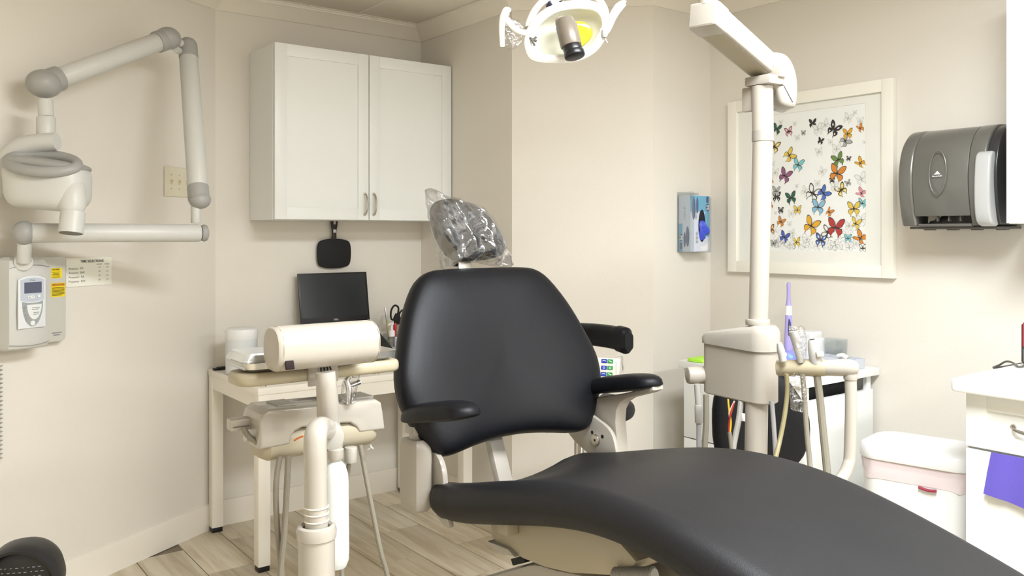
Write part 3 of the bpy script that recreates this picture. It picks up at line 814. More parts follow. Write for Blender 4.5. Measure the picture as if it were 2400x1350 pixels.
b.bx((3.06, 1.32, 1.377), (3.25, 1.625, 1.386), .003)
obj('hinge_strip', b, M_DARKGREY, td)
badge = MB(); FB = frame((2.9995, 1.492, 1.575), (0, -1, 0), (.06, 0, 1), (-1, 0, .06))
badge.loop([FB @ V(p[0], p[1], 0.0) for p in ell(.060, .155, 16)], .0022, 2, 8)
bo = obj('badge_ring', badge, M_SMOKE, td)
obj('badge_mark', MB().prism([(-.012, -.002), (.012, -.002), (.004, .006), (.0, .011), (-.004, .006)], .0008, FB @ T(0, -.005, .002)), M_WHITE2, td)
text('badge_lettering', 'Georgia-Pacific', .0058, FB @ T(0, -.0125, .0035), M_WHITE2, td, align='CENTER', bold=.0002)
lev = smooth_curve([(3.035, 1.632, 0), (2.995, 1.628, 0), (2.982, 1.56, 0), (2.980, 1.48, 0), (2.988, 1.42, 0), (3.008, 1.392, 0), (3.05, 1.390, 0), (3.06, 1.45, 0), (3.055, 1.55, 0)], 4, True)
obj('push_lever', MB().prism([(p.x, p.y) for p in lev], .052, frame((0, 1.362, 0), (1, 0, 0), (0, 0, 1), (0, -1, 0)), .008, 3), mat('lever_grey', c(176, 177, 175), .35), td)

# ------------------------------------------------------------ right-hand cupboards and worktop
def cupboard(y0, y1, name, label):
    t = thing(name, label, 'cabinet', (2.95, (y0 + y1) / 2, 0), 0, 'base cabinets under the right worktop')
    b = MB().bx((2.690, y0 + .001, .10), (3.250, y1 - .001, .882)).bx((2.74, y0 + .002, 0.0), (3.25, y1 - .002, .10))
    obj('cabinet_body', b, M_WHITE, t)
    def slab(z0, z1, nm):
        b = MB(); fw = .060; w0 = .045 if nm == 'drawer' else .06
        for a, d in (((y0 + .003, z0), (y0 + .003 + fw, z1)), ((y1 - .003 - fw, z0), (y1 - .003, z1)), ((y0 + .003 + fw, z0), (y1 - .003 - fw, z0 + w0)), ((y0 + .003 + fw, z1 - w0), (y1 - .003 - fw, z1))):
            b.bx((2.670, a[0], a[1]), (2.690, d[0], d[1]), .0012)
        b.bx((2.679, y0 + fw, z0 + w0 - .004), (2.689, y1 - fw, z1 - w0 + .004))
        return obj(nm, b, M_WHITE, t)
    dr = slab(.716, .876, 'drawer')
    ym = (y0 + y1) / 2
    bow_handle((2.679, ym - .12, .795), (2.679, ym + .12, .795), (-.030, 0, -.012), .0055, 'handle', dr)
    do = slab(.105, .708, 'door')
    bow_handle((2.670, y0 + .04, .52), (2.670, y0 + .04, .64), (-.026, 0, 0), .0045, 'handle', do)
cupboard(.735, 1.245, 'base_cabinet', 'white base cabinet with a purple cloth hanging from it')
cupboard(.223, .733, 'base_cabinet', 'white base cabinet nearer the entrance, right of the cloth one')
wt = rrect(.64, 1.045, .02)
solo('worktop', MB().prism(wt, .040, T(2.932, .7425, .884), .008, 3), mat('worktop_white', c(243, 243, 241), .3), 'white worktop with rounded corner over the base cabinets', 'worktop', (2.932, .7425, .884))
up = thing('wall_cabinet', 'white wall cabinet at the right edge above the worktop', 'cabinet', (3.08, .85, 1.392))
obj('cabinet_body', MB().bx((2.940, .470, 1.392), (3.252, 1.232, 2.20)), M_WHITE, up)
for y0, y1 in ((.853, 1.231), (.471, .850)):
    b = MB()
    for a, d in (((y0, 1.394), (y0 + .06, 2.198)), ((y1 - .06, 1.394), (y1, 2.198)), ((y0 + .06, 1.394), (y1 - .06, 1.454)), ((y0 + .06, 2.138), (y1 - .06, 2.198))):
        b.bx((2.918, a[0], a[1]), (2.939, d[0], d[1]), .0012)
    b.bx((2.926, y0 + .055, 1.45), (2.938, y1 - .055, 2.142))
    d = obj('door', b, M_WHITE, up)
    hy = y0 + .03 if y0 > .8 else y1 - .03
    bow_handle((2.918, hy, 1.45), (2.918, hy, 1.55), (-.026, 0, 0), .0045, 'handle', d)
cl = MB()
n, k = 18, 14
M_CLOTH = mat('purple_cloth', c(92, 80, 172), .8, bump=.25, bscale=400, vary=.03)
rows = []
for i in range(k + 1):
    v = i / k
    row = []
    for j in range(n + 1):
        u = j / n
        y = 1.165 - u * .34 + .012 * v * (1 - u) * 1.4
        z = .712 - v * (.125 + .06 * u) 
        x = 2.664 - .004 * v - .008 * v * (.5 + .5 * math.sin(u * 14 + v * 2.2)) - (.004 if u < .12 else 0)
        row.append(V(x, y, z))
    rows.append(row)
vs = [[cl.bm.verts.new(p) for p in r] for r in rows]
vb = [[cl.bm.verts.new(p + V(.0022, 0, 0)) for p in r] for r in rows]
for i in range(k):
    for j in range(n):
        cl.bm.faces.new((vs[i][j], vs[i][j + 1], vs[i + 1][j + 1], vs[i + 1][j])); cl.bm.faces.new((vb[i][j], vb[i + 1][j], vb[i + 1][j + 1], vb[i][j + 1]))
bd = [(0, j) for j in range(n + 1)] + [(i, n) for i in range(1, k + 1)] + [(k, j) for j in range(n - 1, -1, -1)] + [(i, 0) for i in range(k - 1, 0, -1)]
for q in range(len(bd)):
    a, d = bd[q], bd[(q + 1) % len(bd)]
    cl.bm.faces.new((vs[a[0]][a[1]], vb[a[0]][a[1]], vb[d[0]][d[1]], vs[d[0]][d[1]]))
solo('purple_cloth', cl, M_CLOTH, 'purple cloth hanging below the drawer of the right cabinet', 'cloth', (2.66, 1.0, .55))
ch = thing('battery_charger', 'red and black charger standing on the right worktop', 'charger', (3.075, 1.155, .924))
obj('charger_body', MB().prism([(-.07, 0), (.07, 0), (.082, .015), (.082, .135), (.066, .155), (-.066, .155), (-.082, .135), (-.082, .015)], .07, frame((3.038, 1.155, .924), (0, -1, 0), (0, 0, 1), (-1, 0, 0)) @ T(0, 0, -.07), .005), mat('charger_black', c(62, 58, 52), .45), ch)
FC = frame((3.0375, 1.155, .924), (0, -1, 0), (0, 0, 1), (-1, 0, 0))
obj('red_panel', MB().prism(rrect(.148, .078, .004), .002, FC @ T(0, .103, 0)), mat('charger_red', c(196, 40, 58), .4), ch)
b = MB()
for yy in (-.058, -.02, .02, .058):
    for zz in (.085, .122): b.prism(rrect(.020, .026, .003), .0015, FC @ T(yy, zz, .002))
obj('charging_slot', b, mat('slot_brown', c(70, 26, 32), .5), ch)
b = MB().prism(rrect(.148, .045, .003), .0015, FC @ T(0, .036, 0))
obj('rating_label', b, mat('label_grey', c(96, 96, 98), .5), ch)
b = MB()
for k in range(4): b.bx((-.068, .022 + k * .008, .0015), (-.02 + .01 * (k % 2), .0245 + k * .008, .0019), 0, FC)
obj('label_lines', b, M_WHITE2, ch)
obj('power_cord', MB().tube([V(3.09, 1.23, .929)] + [V(*p) for p in [(2.983, 1.218, 0.928), (3.041, 1.263, 0.931), (3.066, 1.294, 0.929), (3.092, 1.325, 0.912), (3.091, 1.338, 0.9)]] + [V(3.20, 1.22, .930), V(3.235, 1.12, .928), V(3.20, 1.03, .928)], .0035, 6, 8), M_DARKGREY, ch)

# ------------------------------------------------------------ white bin
bn = thing('trash_bin', 'white lidded bin with a pink liner between cart and cabinet', 'bin', (2.905, 1.490, 0), .20)
BM = T(2.905, 1.490, 0, .20)
def tier(z, w, d, r): return [BM @ V(p[0], p[1], z) for p in rrect(w, d, r, 6)]
obj('bin_body', MB().rings([tier(0, .21, .27, .05), tier(.02, .225, .285, .055), tier(.30, .245, .325, .06), tier(.565, .265, .365, .065)]), M_WHITE2, bn)
obj('lid', MB().rings([tier(.590, .280, .378, .072), tier(.596, .284, .382, .074), tier(.622, .284, .382, .074), tier(.634, .274, .372, .072), tier(.639, .250, .348, .066), tier(.641, .20, .30, .06)]), M_WHITE2, bn)
lb = MB()
rs = []
for k in range(7):
    rg = []
    for i, p in enumerate(rrect(.270, .370, .066, 10)):
        s_ = 1.0 + .010 * math.sin(i * 1.9 + k) * (k > 0)
        zz = .590 - k * .0092 - (.016 * math.sin(i * .31 + 1.1) + .008 * math.sin(i * .8)) * k / 6
        rg.append(BM @ V(p[0] * s_ * (1 - .002 * k), p[1] * s_ * (1 - .002 * k), zz))
    rs.append(rg)
obj('bin_liner', lb.rings(rs, False, False), mat('pink_liner', c(240, 224, 224), .3, alpha=.75), bn)
obj('red_drawstring', MB().tube([BM @ V(-.138, -.02, .522), BM @ V(-.139, -.05, .517), BM @ V(-.139, -.075, .520)], .005, 4, 8), mat('drawstring_red', c(150, 52, 70), .5), bn)

# ------------------------------------------------------------ x-ray machine on the slanted wall
CN = V(1.29, 4.0, 0)
def W(t, z, off=0.0):
    """point on the left wall: t metres along it from the corner (negative = away), height z, off into the room"""
    return V(1.29 + .866 * t + .5 * off, 4.0 + .5 * t - .866 * off, z)
def WF(t, z, off=0.0):
    return frame(W(t, z, off), (.866, .5, 0), (0, 0, 1), (.5, -.866, 0))
xr = thing('xray_machine', 'wall-mounted dental x-ray machine with folded jointed arms and tube head', 'x-ray machine', tuple(W(-.98, .955, 0.0)))
sl = MB().prism([(p[0], p[1]) for p in rrect(.40, .315, .02)], .042, WF(-1.03, 1.118, .001), .008)
obj('wall_housing', sl, mat('xray_housing_grey', c(203, 201, 191), .45), xr)
def bow(z, half, off, bulge, n=8):
    return [(half * (2 * i / n - 1), bulge * (1 - (2 * i / n - 1) ** 2)) for i in range(n + 1)]
rs = []
for z, hw, of in ((.955, .060, .085), (.965, .074, .118), (.985, .0755, .124), (1.10, .070, .117), (1.215, .076, .124), (1.245, .0755, .124), (1.268, .066, .112), (1.280, .046, .085)):
    r = [W(-1.036 - hw, z, .04)]
    for a, d in bow(z, hw, of, .012): r.append(W(-1.036 + a, z, of - .012 + d))
    r.append(W(-1.036 + hw, z, .04))
    rs.append(r)
cb = obj('control_box', MB().rings(rs), M_XRAY, xr, 30)
b = MB()
for z, k in ((1.242, .0762), (.979, .0758)):
    b.tube([W(-1.036 + a, z + .010 * (1 - (a / k) ** 2) * (1 if z > 1.1 else -.6), .1135 + d + .001) for a, d in bow(z, k, 0, .012)], .0009, 2, 6)
obj('seam_line', b, mat('seam_grey', c(140, 138, 130), .6), cb)
PF = lambda a, z, o=0: WF(-1.036 + a, z, .1215 + o)
face = obj('control_panel', MB().prism([(p.x, p.y) for p in smooth_curve([(-.052, -.085, 0), (.052, -.085, 0)], 1)] + [(.052, .085), (.03, .094), (0, .097), (-.03, .094), (-.052, .085)], .006, PF(0, 1.118, -.001), .0015), mat('panel_white', c(222, 224, 226), .35), cb)
obj('panel_top', MB().prism([(-.045, .012), (-.02, .007), (.0, .006), (.02, .007), (.045, .012), (.045, .082), (.025, .088), (0, .090), (-.025, .088), (-.045, .082)], .0008, PF(0, 1.118, .005)), mat('panel_blue_grey', c(190, 196, 206), .35), face)
obj('display', MB().prism(rrect(.066, .038, .002), .0012, PF(.002, 1.173, .0055)), mat('lcd_navy', c(88, 92, 112), .2), face)
text('panel_lettering', 'Preva', .009, PF(0, 1.199, .0062), M_INKL, face, align='CENTER')
el = [(.040 * math.cos(math.radians(a)), .0 + .084 * math.sin(math.radians(a))) for a in range(180, 361, 12)]
obj('panel_oval', MB().prism(el + [(.040, .004), (.02, -.001), (0, -.002), (-.02, -.001), (-.040, .004)], .0009, PF(.001, 1.122, .005)), mat('panel_oval_grey', c(158, 162, 166), .4), face)
el2 = [(.028 * math.cos(math.radians(a)) + .006, -.006 + .052 * math.sin(math.radians(a))) for a in range(180, 361, 15)]
obj('panel_inset', MB().prism(el2 + [(.034, -.006), (-.022, -.006)], .0012, PF(.001, 1.120, .0055)), mat('panel_inset_white', c(226, 228, 226), .4), face)
for i, (a, z, w, h) in enumerate(((-.006, 1.1405, .026, .010), (.024, 1.1425, .011, .010), (-.028, 1.107, .011, .009), (-.028, 1.094, .011, .007), (-.025, 1.080, .010, .010), (-.018, 1.064, .016, .014), (.0, 1.050, .017, .017))):
    bt = obj('button', MB().prism(rrect(w, h, min(w, h) * .42), .0022, PF(a, z, .0062)), mat('key_white', c(228, 230, 230), .3) if i < 2 or i == 6 else M_XGREY, face)
    if i == 0:
        obj('arrow_mark', MB().prism([(-.009, -.002), (-.004, -.002), (-.0065, .0025)], .0004, PF(a, z, .0085)).prism([(.004, .0025), (.009, .0025), (.0065, -.002)], .0004, PF(a, z, .0085)), M_INKL, bt)
b = MB()
for k, (a, z, w) in enumerate(((.012, 1.103, .03), (.010, 1.0975, .026), (.014, 1.086, .022), (.012, 1.080, .02))): b.box(w, .002, .0004, PF(a, z, .0075))
obj('panel_print', b, M_INKL, face)
YEL = mat('caution_yellow', c(240, 214, 30), .6); ORG = mat('caution_orange', c(228, 160, 40), .6); DKY = mat('caution_ink', c(96, 84, 20), .7)
for k, (px0, px1, py0, py1) in enumerate(((-0.8955, -0.8507, 1.196, 1.234), (-0.8963, -0.8368, 1.127, 1.179))):
    w, h = px1 - px0, py1 - py0
    FL = WF((px0 + px1) / 2, (py0 + py1) / 2, .0435)
    lb = obj('caution_label', MB().box(w, h, .0006, FL), YEL, xr)
    b = MB()
    if k == 1:
        obj('label_header', MB().box(w * .94, h * .2, .0004, FL @ T(0, h * .36, .0005)), ORG, lb)
        for i in range(7): b.box(w * (.88 if i < 6 else .7), h * .045, .0004, FL @ T(0 if i < 6 else -w * .08, h * (.15 - .088 * i), .0005))
        text('label_lettering', 'PRECAUTION', h * .17, FL @ T(0, h * .36, .001), DKY, lb, align='CENTER', sx=.9)
    else:
        text('label_lettering', 'CAUTION', h * .22, FL @ T(-w * .46, h * .34, .0006), DKY, lb, align='LEFT', sx=.85, bold=.0003)
        for i in range(5): b.box(w * (.8, .55, .7, .62, .74)[i], h * .05, .0004, FL @ T(-w * .06, h * (.1 - .12 * i), .0005))
    obj('label_lines', b, DKY, lb)
b = MB()
for i in range(2): b.box(.042 - .014 * i, .004, .0004, WF(-0.8721, .995 - i * .008, .0435))
obj('rating_plate', b, M_INKL, xr)
# arms
def cap(p, q, r, name, m, r2=None): return obj(name, MB().rod(p, q, r, 28, .006, r2), m, xr)
B0, B1 = V(.416, 3.319, 1.363), V(1.036, 3.302, 1.363)
obj('pivot_post', MB().rod((.4275, 3.350, 1.262), (.4275, 3.326, 1.345), .0225, 24, .003), M_XRAY, xr)
obj('wall_bracket', MB().rod((.4275, 3.350, 1.262), (.4275, 3.420, 1.262), .03, 20, .004), M_XRAY, xr)
dirb = (B1 - B0).normalized()
cap(B0 + dirb * .02, B1 - dirb * .028, .0335, 'horizontal_arm', M_XRAY)
obj('arm_cap', MB().rod(B1 - dirb * .028, B1, .0325, 28, .012), M_XGREY, xr)
obj('arm_cap', MB().ball((0, 0, 0), .037, .042, .042, frame(B0 + dirb * .008, dirb, (0, 0, 1))), M_XGREY, xr)
E0 = V(*(1.006, 3.313, 1.49)); E1 = V(*(1.041, 3.574, 2.126))
obj('swivel_pin', MB().rod(V(*(0.997, 3.319, 1.401)), V(*(0.997, 3.319, 1.487)), .0185, 20, .002), M_XRAY, xr)
d1 = (E1 - E0).normalized()
cap(E0 + d1 * .05, E1 - d1 * .055, .0385, 'lower_arm', M_XRAY, .0365)
obj('elbow_cap', MB().ball((0, 0, 0), .041, .036, .041, frame(E0 + V(.003, -.002, 0), (.8, -.6, 0), (0, 0, 1))).rod(E0, E0 + d1 * .055, .0395, 24), M_XGREY, xr)
obj('elbow_cap', MB().ball((0, 0, 0), .0375, .036, .0375, frame(E1, (.8, -.6, 0), (0, 0, 1))).rod(E1, E1 - d1 * .058, .0375, 24), M_XGREY, xr)
U0 = V(*(0.941, 3.525, 2.131)); U1 = V(*(0.491, 3.363, 1.884))
obj('elbow_link', MB().rod(E1 + V(-.01, 0, .0), U0 + V(.02, 0, .0), .018, 16).rod(E1 + V(-.02, 0, -.03), U0 + V(.04, 0.0, -.035), .014, 16), M_XRAY, xr)
d2 = (U1 - U0).normalized()
cap(U0 + d2 * .03, U1 - d2 * .055, .0365, 'upper_arm', M_XRAY)
obj('elbow_cap', MB().ball((0, 0, 0), .05, .045, .05, frame(U0 - d2 * .012, (.8, -.6, 0), (0, 0, 1))).rod(U0 - d2 * .01, U0 + d2 * .045, .0425, 24, .003), M_XGREY, xr)
obj('elbow_cap', MB().ball((0, 0, 0), .058, .05, .062, frame(U1, (.8, -.6, 0), (0, 0, 1))).rod(U1, U1 - d2 * .062, .0445, 24, .003), M_XGREY, xr)
N0, N1, N2 = V(*(0.489, 3.327, 1.82)), V(*(0.49, 3.314, 1.761)), V(*(0.488, 3.302, 1.668))
obj('neck', MB().rod(N0, N1, .0245, 24).rod(N1, N2, .0305, 24, .003), M_XRAY, xr)
HF = frame((0.488, 3.265, 1.517), (.798, -.602, 0), (0, 0, 1), (-.602, -.798, 0))
yk = MB()
ya = [(.026, .158, -.01), (-.05, .150, -.01), (-.115, .128, -.01), (-.155, .075, -.01), (-.168, .01, -.01), (-.170, -.02, -.01)]
yk.tube([HF @ V(*p) for p in ya], [.030, .034, .034, .034, .03], 5, 16)
yk.ball(HF @ V(-.170, 0, -.01), .036)
obj('yoke', yk, M_XRAY, xr)
obj('tilt_pivot', MB().rod(HF @ V(-.185, .0, -.005), HF @ V(-.128, .0, -.005), .0145, 16).rod(HF @ V(-.132, .002, -.005), HF @ V(-.110, .002, -.005), .026, 20, .006), M_XRAY, xr)
hd = smooth_curve([(-.130, .075, 0), (-.06, .082, 0), (.04, .070, 0), (.118, .062, 0), (.133, .045, 0), (.134, .005, 0), (.128, -.05, 0), (.09, -.080, 0), (.03, -.080, 0), (-.06, -.072, 0), (-.105, -.062, 0), (-.128, -.03, 0), (-.134, .02, 0)], 3, True)
head = obj('tube_head', MB().pillow([(p.x, p.y) for p in hd], .085, .085, HF, 8, 3.2), M_XRAY, xr)
gr = smooth_curve([(-.131, .077, 0), (-.128, .100, 0), (-.09, .108, 0), (0, .100, 0), (.09, .084, 0), (.124, .072, 0), (.128, .058, 0), (.09, .046, 0), (.03, .048, 0), (-.04, .062, 0), (-.09, .073, 0)], 3, True)
obj('head_top_band', MB().pillow([(p.x, p.y) for p in gr], .088, .088, HF @ T(0, 0, 0), 8, 3.6), M_XGREY, head)
ringp = []
for k in range(28):
    a = 2 * math.pi * k / 28
    ringp.append(HF @ V(.112 * math.cos(a) + .003, .080 - .013 * math.cos(a) + .031 * math.sin(a), .038 - .060 * math.sin(a)))
obj('grip_ring', MB().loop(ringp, .0185, 2, 14), M_XGREY, head)
obj('collimator', MB().rod(HF @ V(.092, .035, .018), HF @ V(.1085, -.100, .049), .043, 32, .036).rod(HF @ V(.109, -.085, .045), HF @ V(.108, -.155, .058), .0385, 32), M_XRAY, head)
obj('cone_opening', MB().rod(HF @ V(.108, -.1545, .058), HF @ V(.108, -.1560, .0583), .0355, 32), M_DARKGREY, head)
cc = []
for k in range(150):
    a = k * .9
    cc.append(V(.365 + .010 * math.cos(a), 3.452 + .010 * math.sin(a), .90 - k * .0022))
solo('coiled_cord', MB().tube(cc, .0022, 1, 6, False), M_GREYP, 'grey coiled cord hanging below the x-ray control box', 'cord', (.365, 3.452, .57))
# chart on the wall
sg = thing('exposure_chart', 'white chart titled TIME SELECTIONS on the left wall', 'sign', tuple(W(-.695, 1.157, .001)))
SF = WF(-.6955, 1.2125, .001)
obj('chart_board', MB().box(.209, .110, .003, SF @ T(0, 0, .0015)), mat('chart_white', c(240, 238, 226), .4), sg)
M_CHART = mat('chart_ink', c(118, 118, 112), .8)
text('chart_title', 'TIME SELECTIONS', .0135, SF @ T(.012, .0405, .0032), mat('chart_title_ink', c(84, 84, 82), .8), sg, align='CENTER', bold=.0003)
for k, s_ in enumerate(('Anterior  PA', 'Anterior  BW', 'Posterior  PA', 'Posterior  BW')):
    text('chart_row', s_, .0125, SF @ T(-.094, .014 - k * .0165, .0032), M_CHART, sg)
    text('chart_row', ('.16', '.20', '.25', '.20')[k], .009, SF @ T(.040, .016 - k * .0165, .0032), M_CHART, sg)
    text('chart_row', ('.10', '.12', '.16', '.12')[k], .009, SF @ T(.078, .016 - k * .0165, .0032), M_CHART, sg)
text('chart_row', 'ADULT', .008, SF @ T(.033, .0275, .0032), M_CHART, sg); text('chart_row', 'CHILD', .008, SF @ T(.070, .0275, .0032), M_CHART, sg)
# switch plate
sw = thing('switch_plate', 'ivory triple switch plate on the wall behind the x-ray arm', 'switch', tuple(W(-.232, 1.522, .001)))
OF = WF(-.232, 1.5865, .001)
obj('plate', MB().prism(rrect(.166, .128, .004), .007, OF, .003), mat('ivory_plate', c(220, 213, 190), .4), sw)
M_IV2 = mat('ivory_toggle', c(206, 194, 158), .4)
for k in range(3):
    a = -.046 + k * .046
    tg_ = obj('toggle', MB().box(.009, .020, .004, OF @ T(a, 0, .008)).box(.006, .008, .010, OF @ T(a, .003, .012), .001), M_IV2, sw)
    obj('plate_screw', MB().cyl(.003, .0012, OF @ T(a, .030, .0068), 10).cyl(.003, .0012, OF @ T(a, -.030, .0068), 10), M_GREYP, sw)

# ------------------------------------------------------------ dental chair
CXC = 1.435
dc = thing('dental_chair', 'black padded dental chair with cream frame in the middle of the room', 'chair', (CXC, 1.45, 0))
def seat_sec(y, zt, th, w, r, dip, xc=CXC, edge=0.0):
    o = []
    for i, (px_, pz) in enumerate(rrect(2 * w, th, r, 8)):
        u = px_ / w
        z = zt - th / 2 + pz
        if pz > 0: z -= dip * (1 - u * u) - edge * 0
        o.append(V(xc + px_, y, z))
    # densify the long top edge so the hollow shows
    out = []
    for i, p in enumerate(o):
        q = o[(i + 1) % len(o)]
        out.append(p)
        if abs(p.x - q.x) > w * .8:
            top = p.z > zt - th * .5
            for k in range(1, 10):
                t = k / 10
                m = p.lerp(q, t); u = (m.x - xc) / w
                if top: m.z = zt - dip * (1 - u * u)
                out.append(m)
    return out
ST = [(1.905, .708, .060, .215, .028, .040), (1.899, .720, .088, .258, .042, .050), (1.882, .730, .104, .281, .050, .056), (1.85, .736, .111, .290, .054, .054), (1.80, .744, .112, .290, .054, .042), (1.74, .757, .114, .290, .055, .036), (1.62, .786, .113, .289, .055, .028), (1.50, .812, .108, .288, .053, .018), (1.40, .830, .103, .288, .051, .010), (1.30, .841, .097, .288, .048, .004),
      (1.20, .843, .094, .288, .047, .0), (1.08, .834, .092, .288, .046, -.004), (.95, .812, .098, .287, .050, -.006), (.80, .774, .102, .284, .048, -.006), (.65, .730, .100, .278, .046, -.004), (.50, .680, .098, .268, .046, 0), (.36, .630, .096, .25, .046, 0), (.28, .598, .088, .225, .042, 0), (.25, .580, .055, .19, .026, 0)]
STD = []
for a_, b_ in zip(ST[:-1], ST[1:]):
    i_ = ST.index(a_)
    n_ = 1 if i_ < 4 or i_ > 14 else 4
    p_, q_ = ST[max(i_ - 1, 0)], ST[min(i_ + 2, len(ST) - 1)]
    for k in range(n_):
        t = k / n_
        STD.append(tuple(.5 * (2 * a + (b - p) * t + (2 * p - 5 * a + 4 * b - q) * t * t + (3 * a - p - 3 * b + q) * t ** 3) for p, a, b, q in zip(p_, a_, b_, q_)) if n_ > 1 else a_)
STD.append(ST[-1])
obj('seat_cushion', MB().rings([seat_sec(*s_) for s_ in STD]), M_SEAT, dc, 60)
BK = frame((CXC + .005, 1.905, .785), (1, 0, 0), (0, .347, .938), (0, -.938, .347))
half = [(.0, .012), (.06, .010), (.14, .0), (.20, -.011), (.245, -.012), (.275, .008), (.300, .045), (.325, .085), (.342, .130), (.347, .180), (.340, .225), (.325, .272), (.305, .328), (.282, .380), (.252, .432), (.222, .470), (.190, .490), (.150, .497), (.08, .500), (.0, .500)]
full = half + [(-a, b_) for a, b_ in reversed(half[1:-1])]
sm = smooth_curve([(a, b_, 0) for a, b_ in full], 2, True)
obj('backrest', MB().pillow([(p.x, p.y) for p in sm], .062, .050, BK, 10, 3.4, .20, (0, .25), lambda x, y: -.012 * math.exp(-((x / .16) ** 2 + ((y - .16) / .16) ** 2))), M_LEATHER, dc, 60)
HR = frame((1.452, 2.150, 1.372), (1, 0, 0), (0, .10, .995), (0, -.995, .10))
hol = smooth_curve([(p[0], p[1], 0) for p in [(-0.124, 0.036), (-0.12, 0.067), (-0.099, 0.087), (-0.057, 0.093), (-0.015, 0.086), (0.027, 0.074), (0.075, 0.041), (0.114, -0.012), (0.129, -0.048), (0.121, -0.076), (0.088, -0.089), (0.04, -0.094), (-0.015, -0.095), (-0.061, -0.086), (-0.091, -0.059), (-0.114, -0.012)]], 3, True)
obj('headrest', MB().pillow([(p.x, p.y) for p in hol], .045, .04, HR, 8, 2.8), M_LEATHER, dc, 60)
obj('headrest_post', MB().box(.045, .012, .20, T(1.447, 2.155, 1.235) @ Matrix.Rotation(-.12, 4, 'X'), .003), M_STEEL, dc)
obj('post_clamp', MB().box(.056, .03, .045, T(1.447, 2.178, 1.283), .005), M_BLACK, dc)
for sx, nm in ((-1, 'l'), (1, 'r')):
    xa = 1.128 if sx < 0 else 1.755
    FA = frame((xa, 1.795, .908 if sx < 0 else .912), (1, 0, 0), (0, -.990, .139), (0, .139, .990))
    aol = smooth_curve([(-.030, -.140, 0), (-.041, -.09, 0), (-.044, 0, 0), (-.043, .09, 0), (-.036, .132, 0), (0, .152, 0), (.036, .132, 0), (.043, .09, 0), (.044, 0, 0), (.041, -.09, 0), (.030, -.140, 0), (0, -.152, 0)], 3, True)
    arm = obj('armrest', MB().pillow([(p.x, p.y) for p in aol], .037, .013, FA, 7, 2.8, warp=lambda x, y: .010 * (y / .17) - .02 * max(0, -y - .06)), M_LEATHER, dc, 60)
# left arm mount
b = MB().bx((1.122, 1.905, .838), (1.162, 1.955, .888), .006)
b.rod((1.142, 1.930, .815), (1.142, 1.930, .856), .018, 20, .002)
obj('arm_bracket', b, M_CREAM2, dc)
hb = MB()
hp = lambda z, k: [V(1.145 + a * .92, 1.930 + d * .85, z) for a, d in ((-.032 * k, .045 * k), (-.034 * k, -.030 * k), (-.026 * k, -.045 * k), (.018 * k, -.050 * k), (.032 * k, -.038 * k), (.034 * k, .045 * k))]
hb.rings([hp(.640, .75), hp(.648, .9), hp(.672, 1.0), hp(.80, 1.0), hp(.818, .94), hp(.826, .78)])
obj('arm_housing', hb, M_CREAM, dc)
def yz(x, pl, d, bev=.0):
    return MB().prism(pl, d, frame((x, 0, 0), (0, 1, 0), (0, 0, 1), (1, 0, 0)), bev)
obj('hinge_plate', yz(1.172, [(p.x, p.y) for p in smooth_curve([(q[0], q[1], 0) for q in [(1.9, 0.789), (1.87, 0.782), (1.85, 0.752), (1.842, 0.705), (1.83, 0.654), (1.818, 0.616), (1.854, 0.619), (1.887, 0.644), (1.904, 0.712)]], 4, True)], .016, .003), M_CREAM2, dc)
# right arm mount and slotted hinge plate
neck = [(1.886, 0.87), (1.77, 0.9), (1.653, 0.937), (1.651, 0.926), (1.669, 0.916), (1.753, 0.888), (1.783, 0.87), (1.797, 0.846), (1.8, 0.811), (1.791, 0.738), (1.788, 0.689), (1.845, 0.677), (1.86, 0.724), (1.909, 0.779), (1.893, 0.839)]
obj('arm_bracket', yz(1.735, neck, .045, .006), M_CREAM, dc)
hp_ = obj('hinge_plate', yz(1.712, [(p.x, p.y) for p in smooth_curve([(q[0], q[1], 0) for q in [(1.982, 0.748), (1.956, 0.793), (1.898, 0.823), (1.848, 0.812), (1.807, 0.795), (1.783, 0.766), (1.776, 0.702), (1.852, 0.692)]], 4, True)], .014, .003), M_CREAM2, dc)
for nm, (py_, pz_), r_, m_ in (('hinge_bolt', (1.857, 0.753), .0165, M_STEEL), ('plate_hole', (1.874, 0.772), .0052, M_MATTE), ('plate_hole', (1.83, 0.768), .0055, M_MATTE)):
    fx_ = frame((1.712, py_, pz_), (0, 1, 0), (0, 0, 1), (-1, 0, 0))
    q = obj(nm, MB().cyl(r_, .006 if nm == 'hinge_bolt' else .0008, fx_, 24, .001 if nm == 'hinge_bolt' else 0), m_, hp_)
    if nm == 'hinge_bolt': obj('bolt_socket', MB().cyl(.004, .0008, fx_ @ T(0, 0, .006), 8), M_MATTE, hp_)
BB0, BB1 = V(*(1.42, 1.97, 0.781)), V(*(1.43, 1.93, 0.655))
obj('back_support', MB().box(.056, .02, (BB0 - BB1).length + .06, Matrix.Translation((BB0 + BB1) / 2) @ (BB0 - BB1).to_track_quat('Z', 'Y').to_matrix().to_4x4(), .003), M_CREAM2, dc)
obj('support_spring', MB().rod(V(*(1.812, 2.04, 0.718)), V(*(1.797, 2.027, 0.649)), .014, 16), M_STEEL, dc)
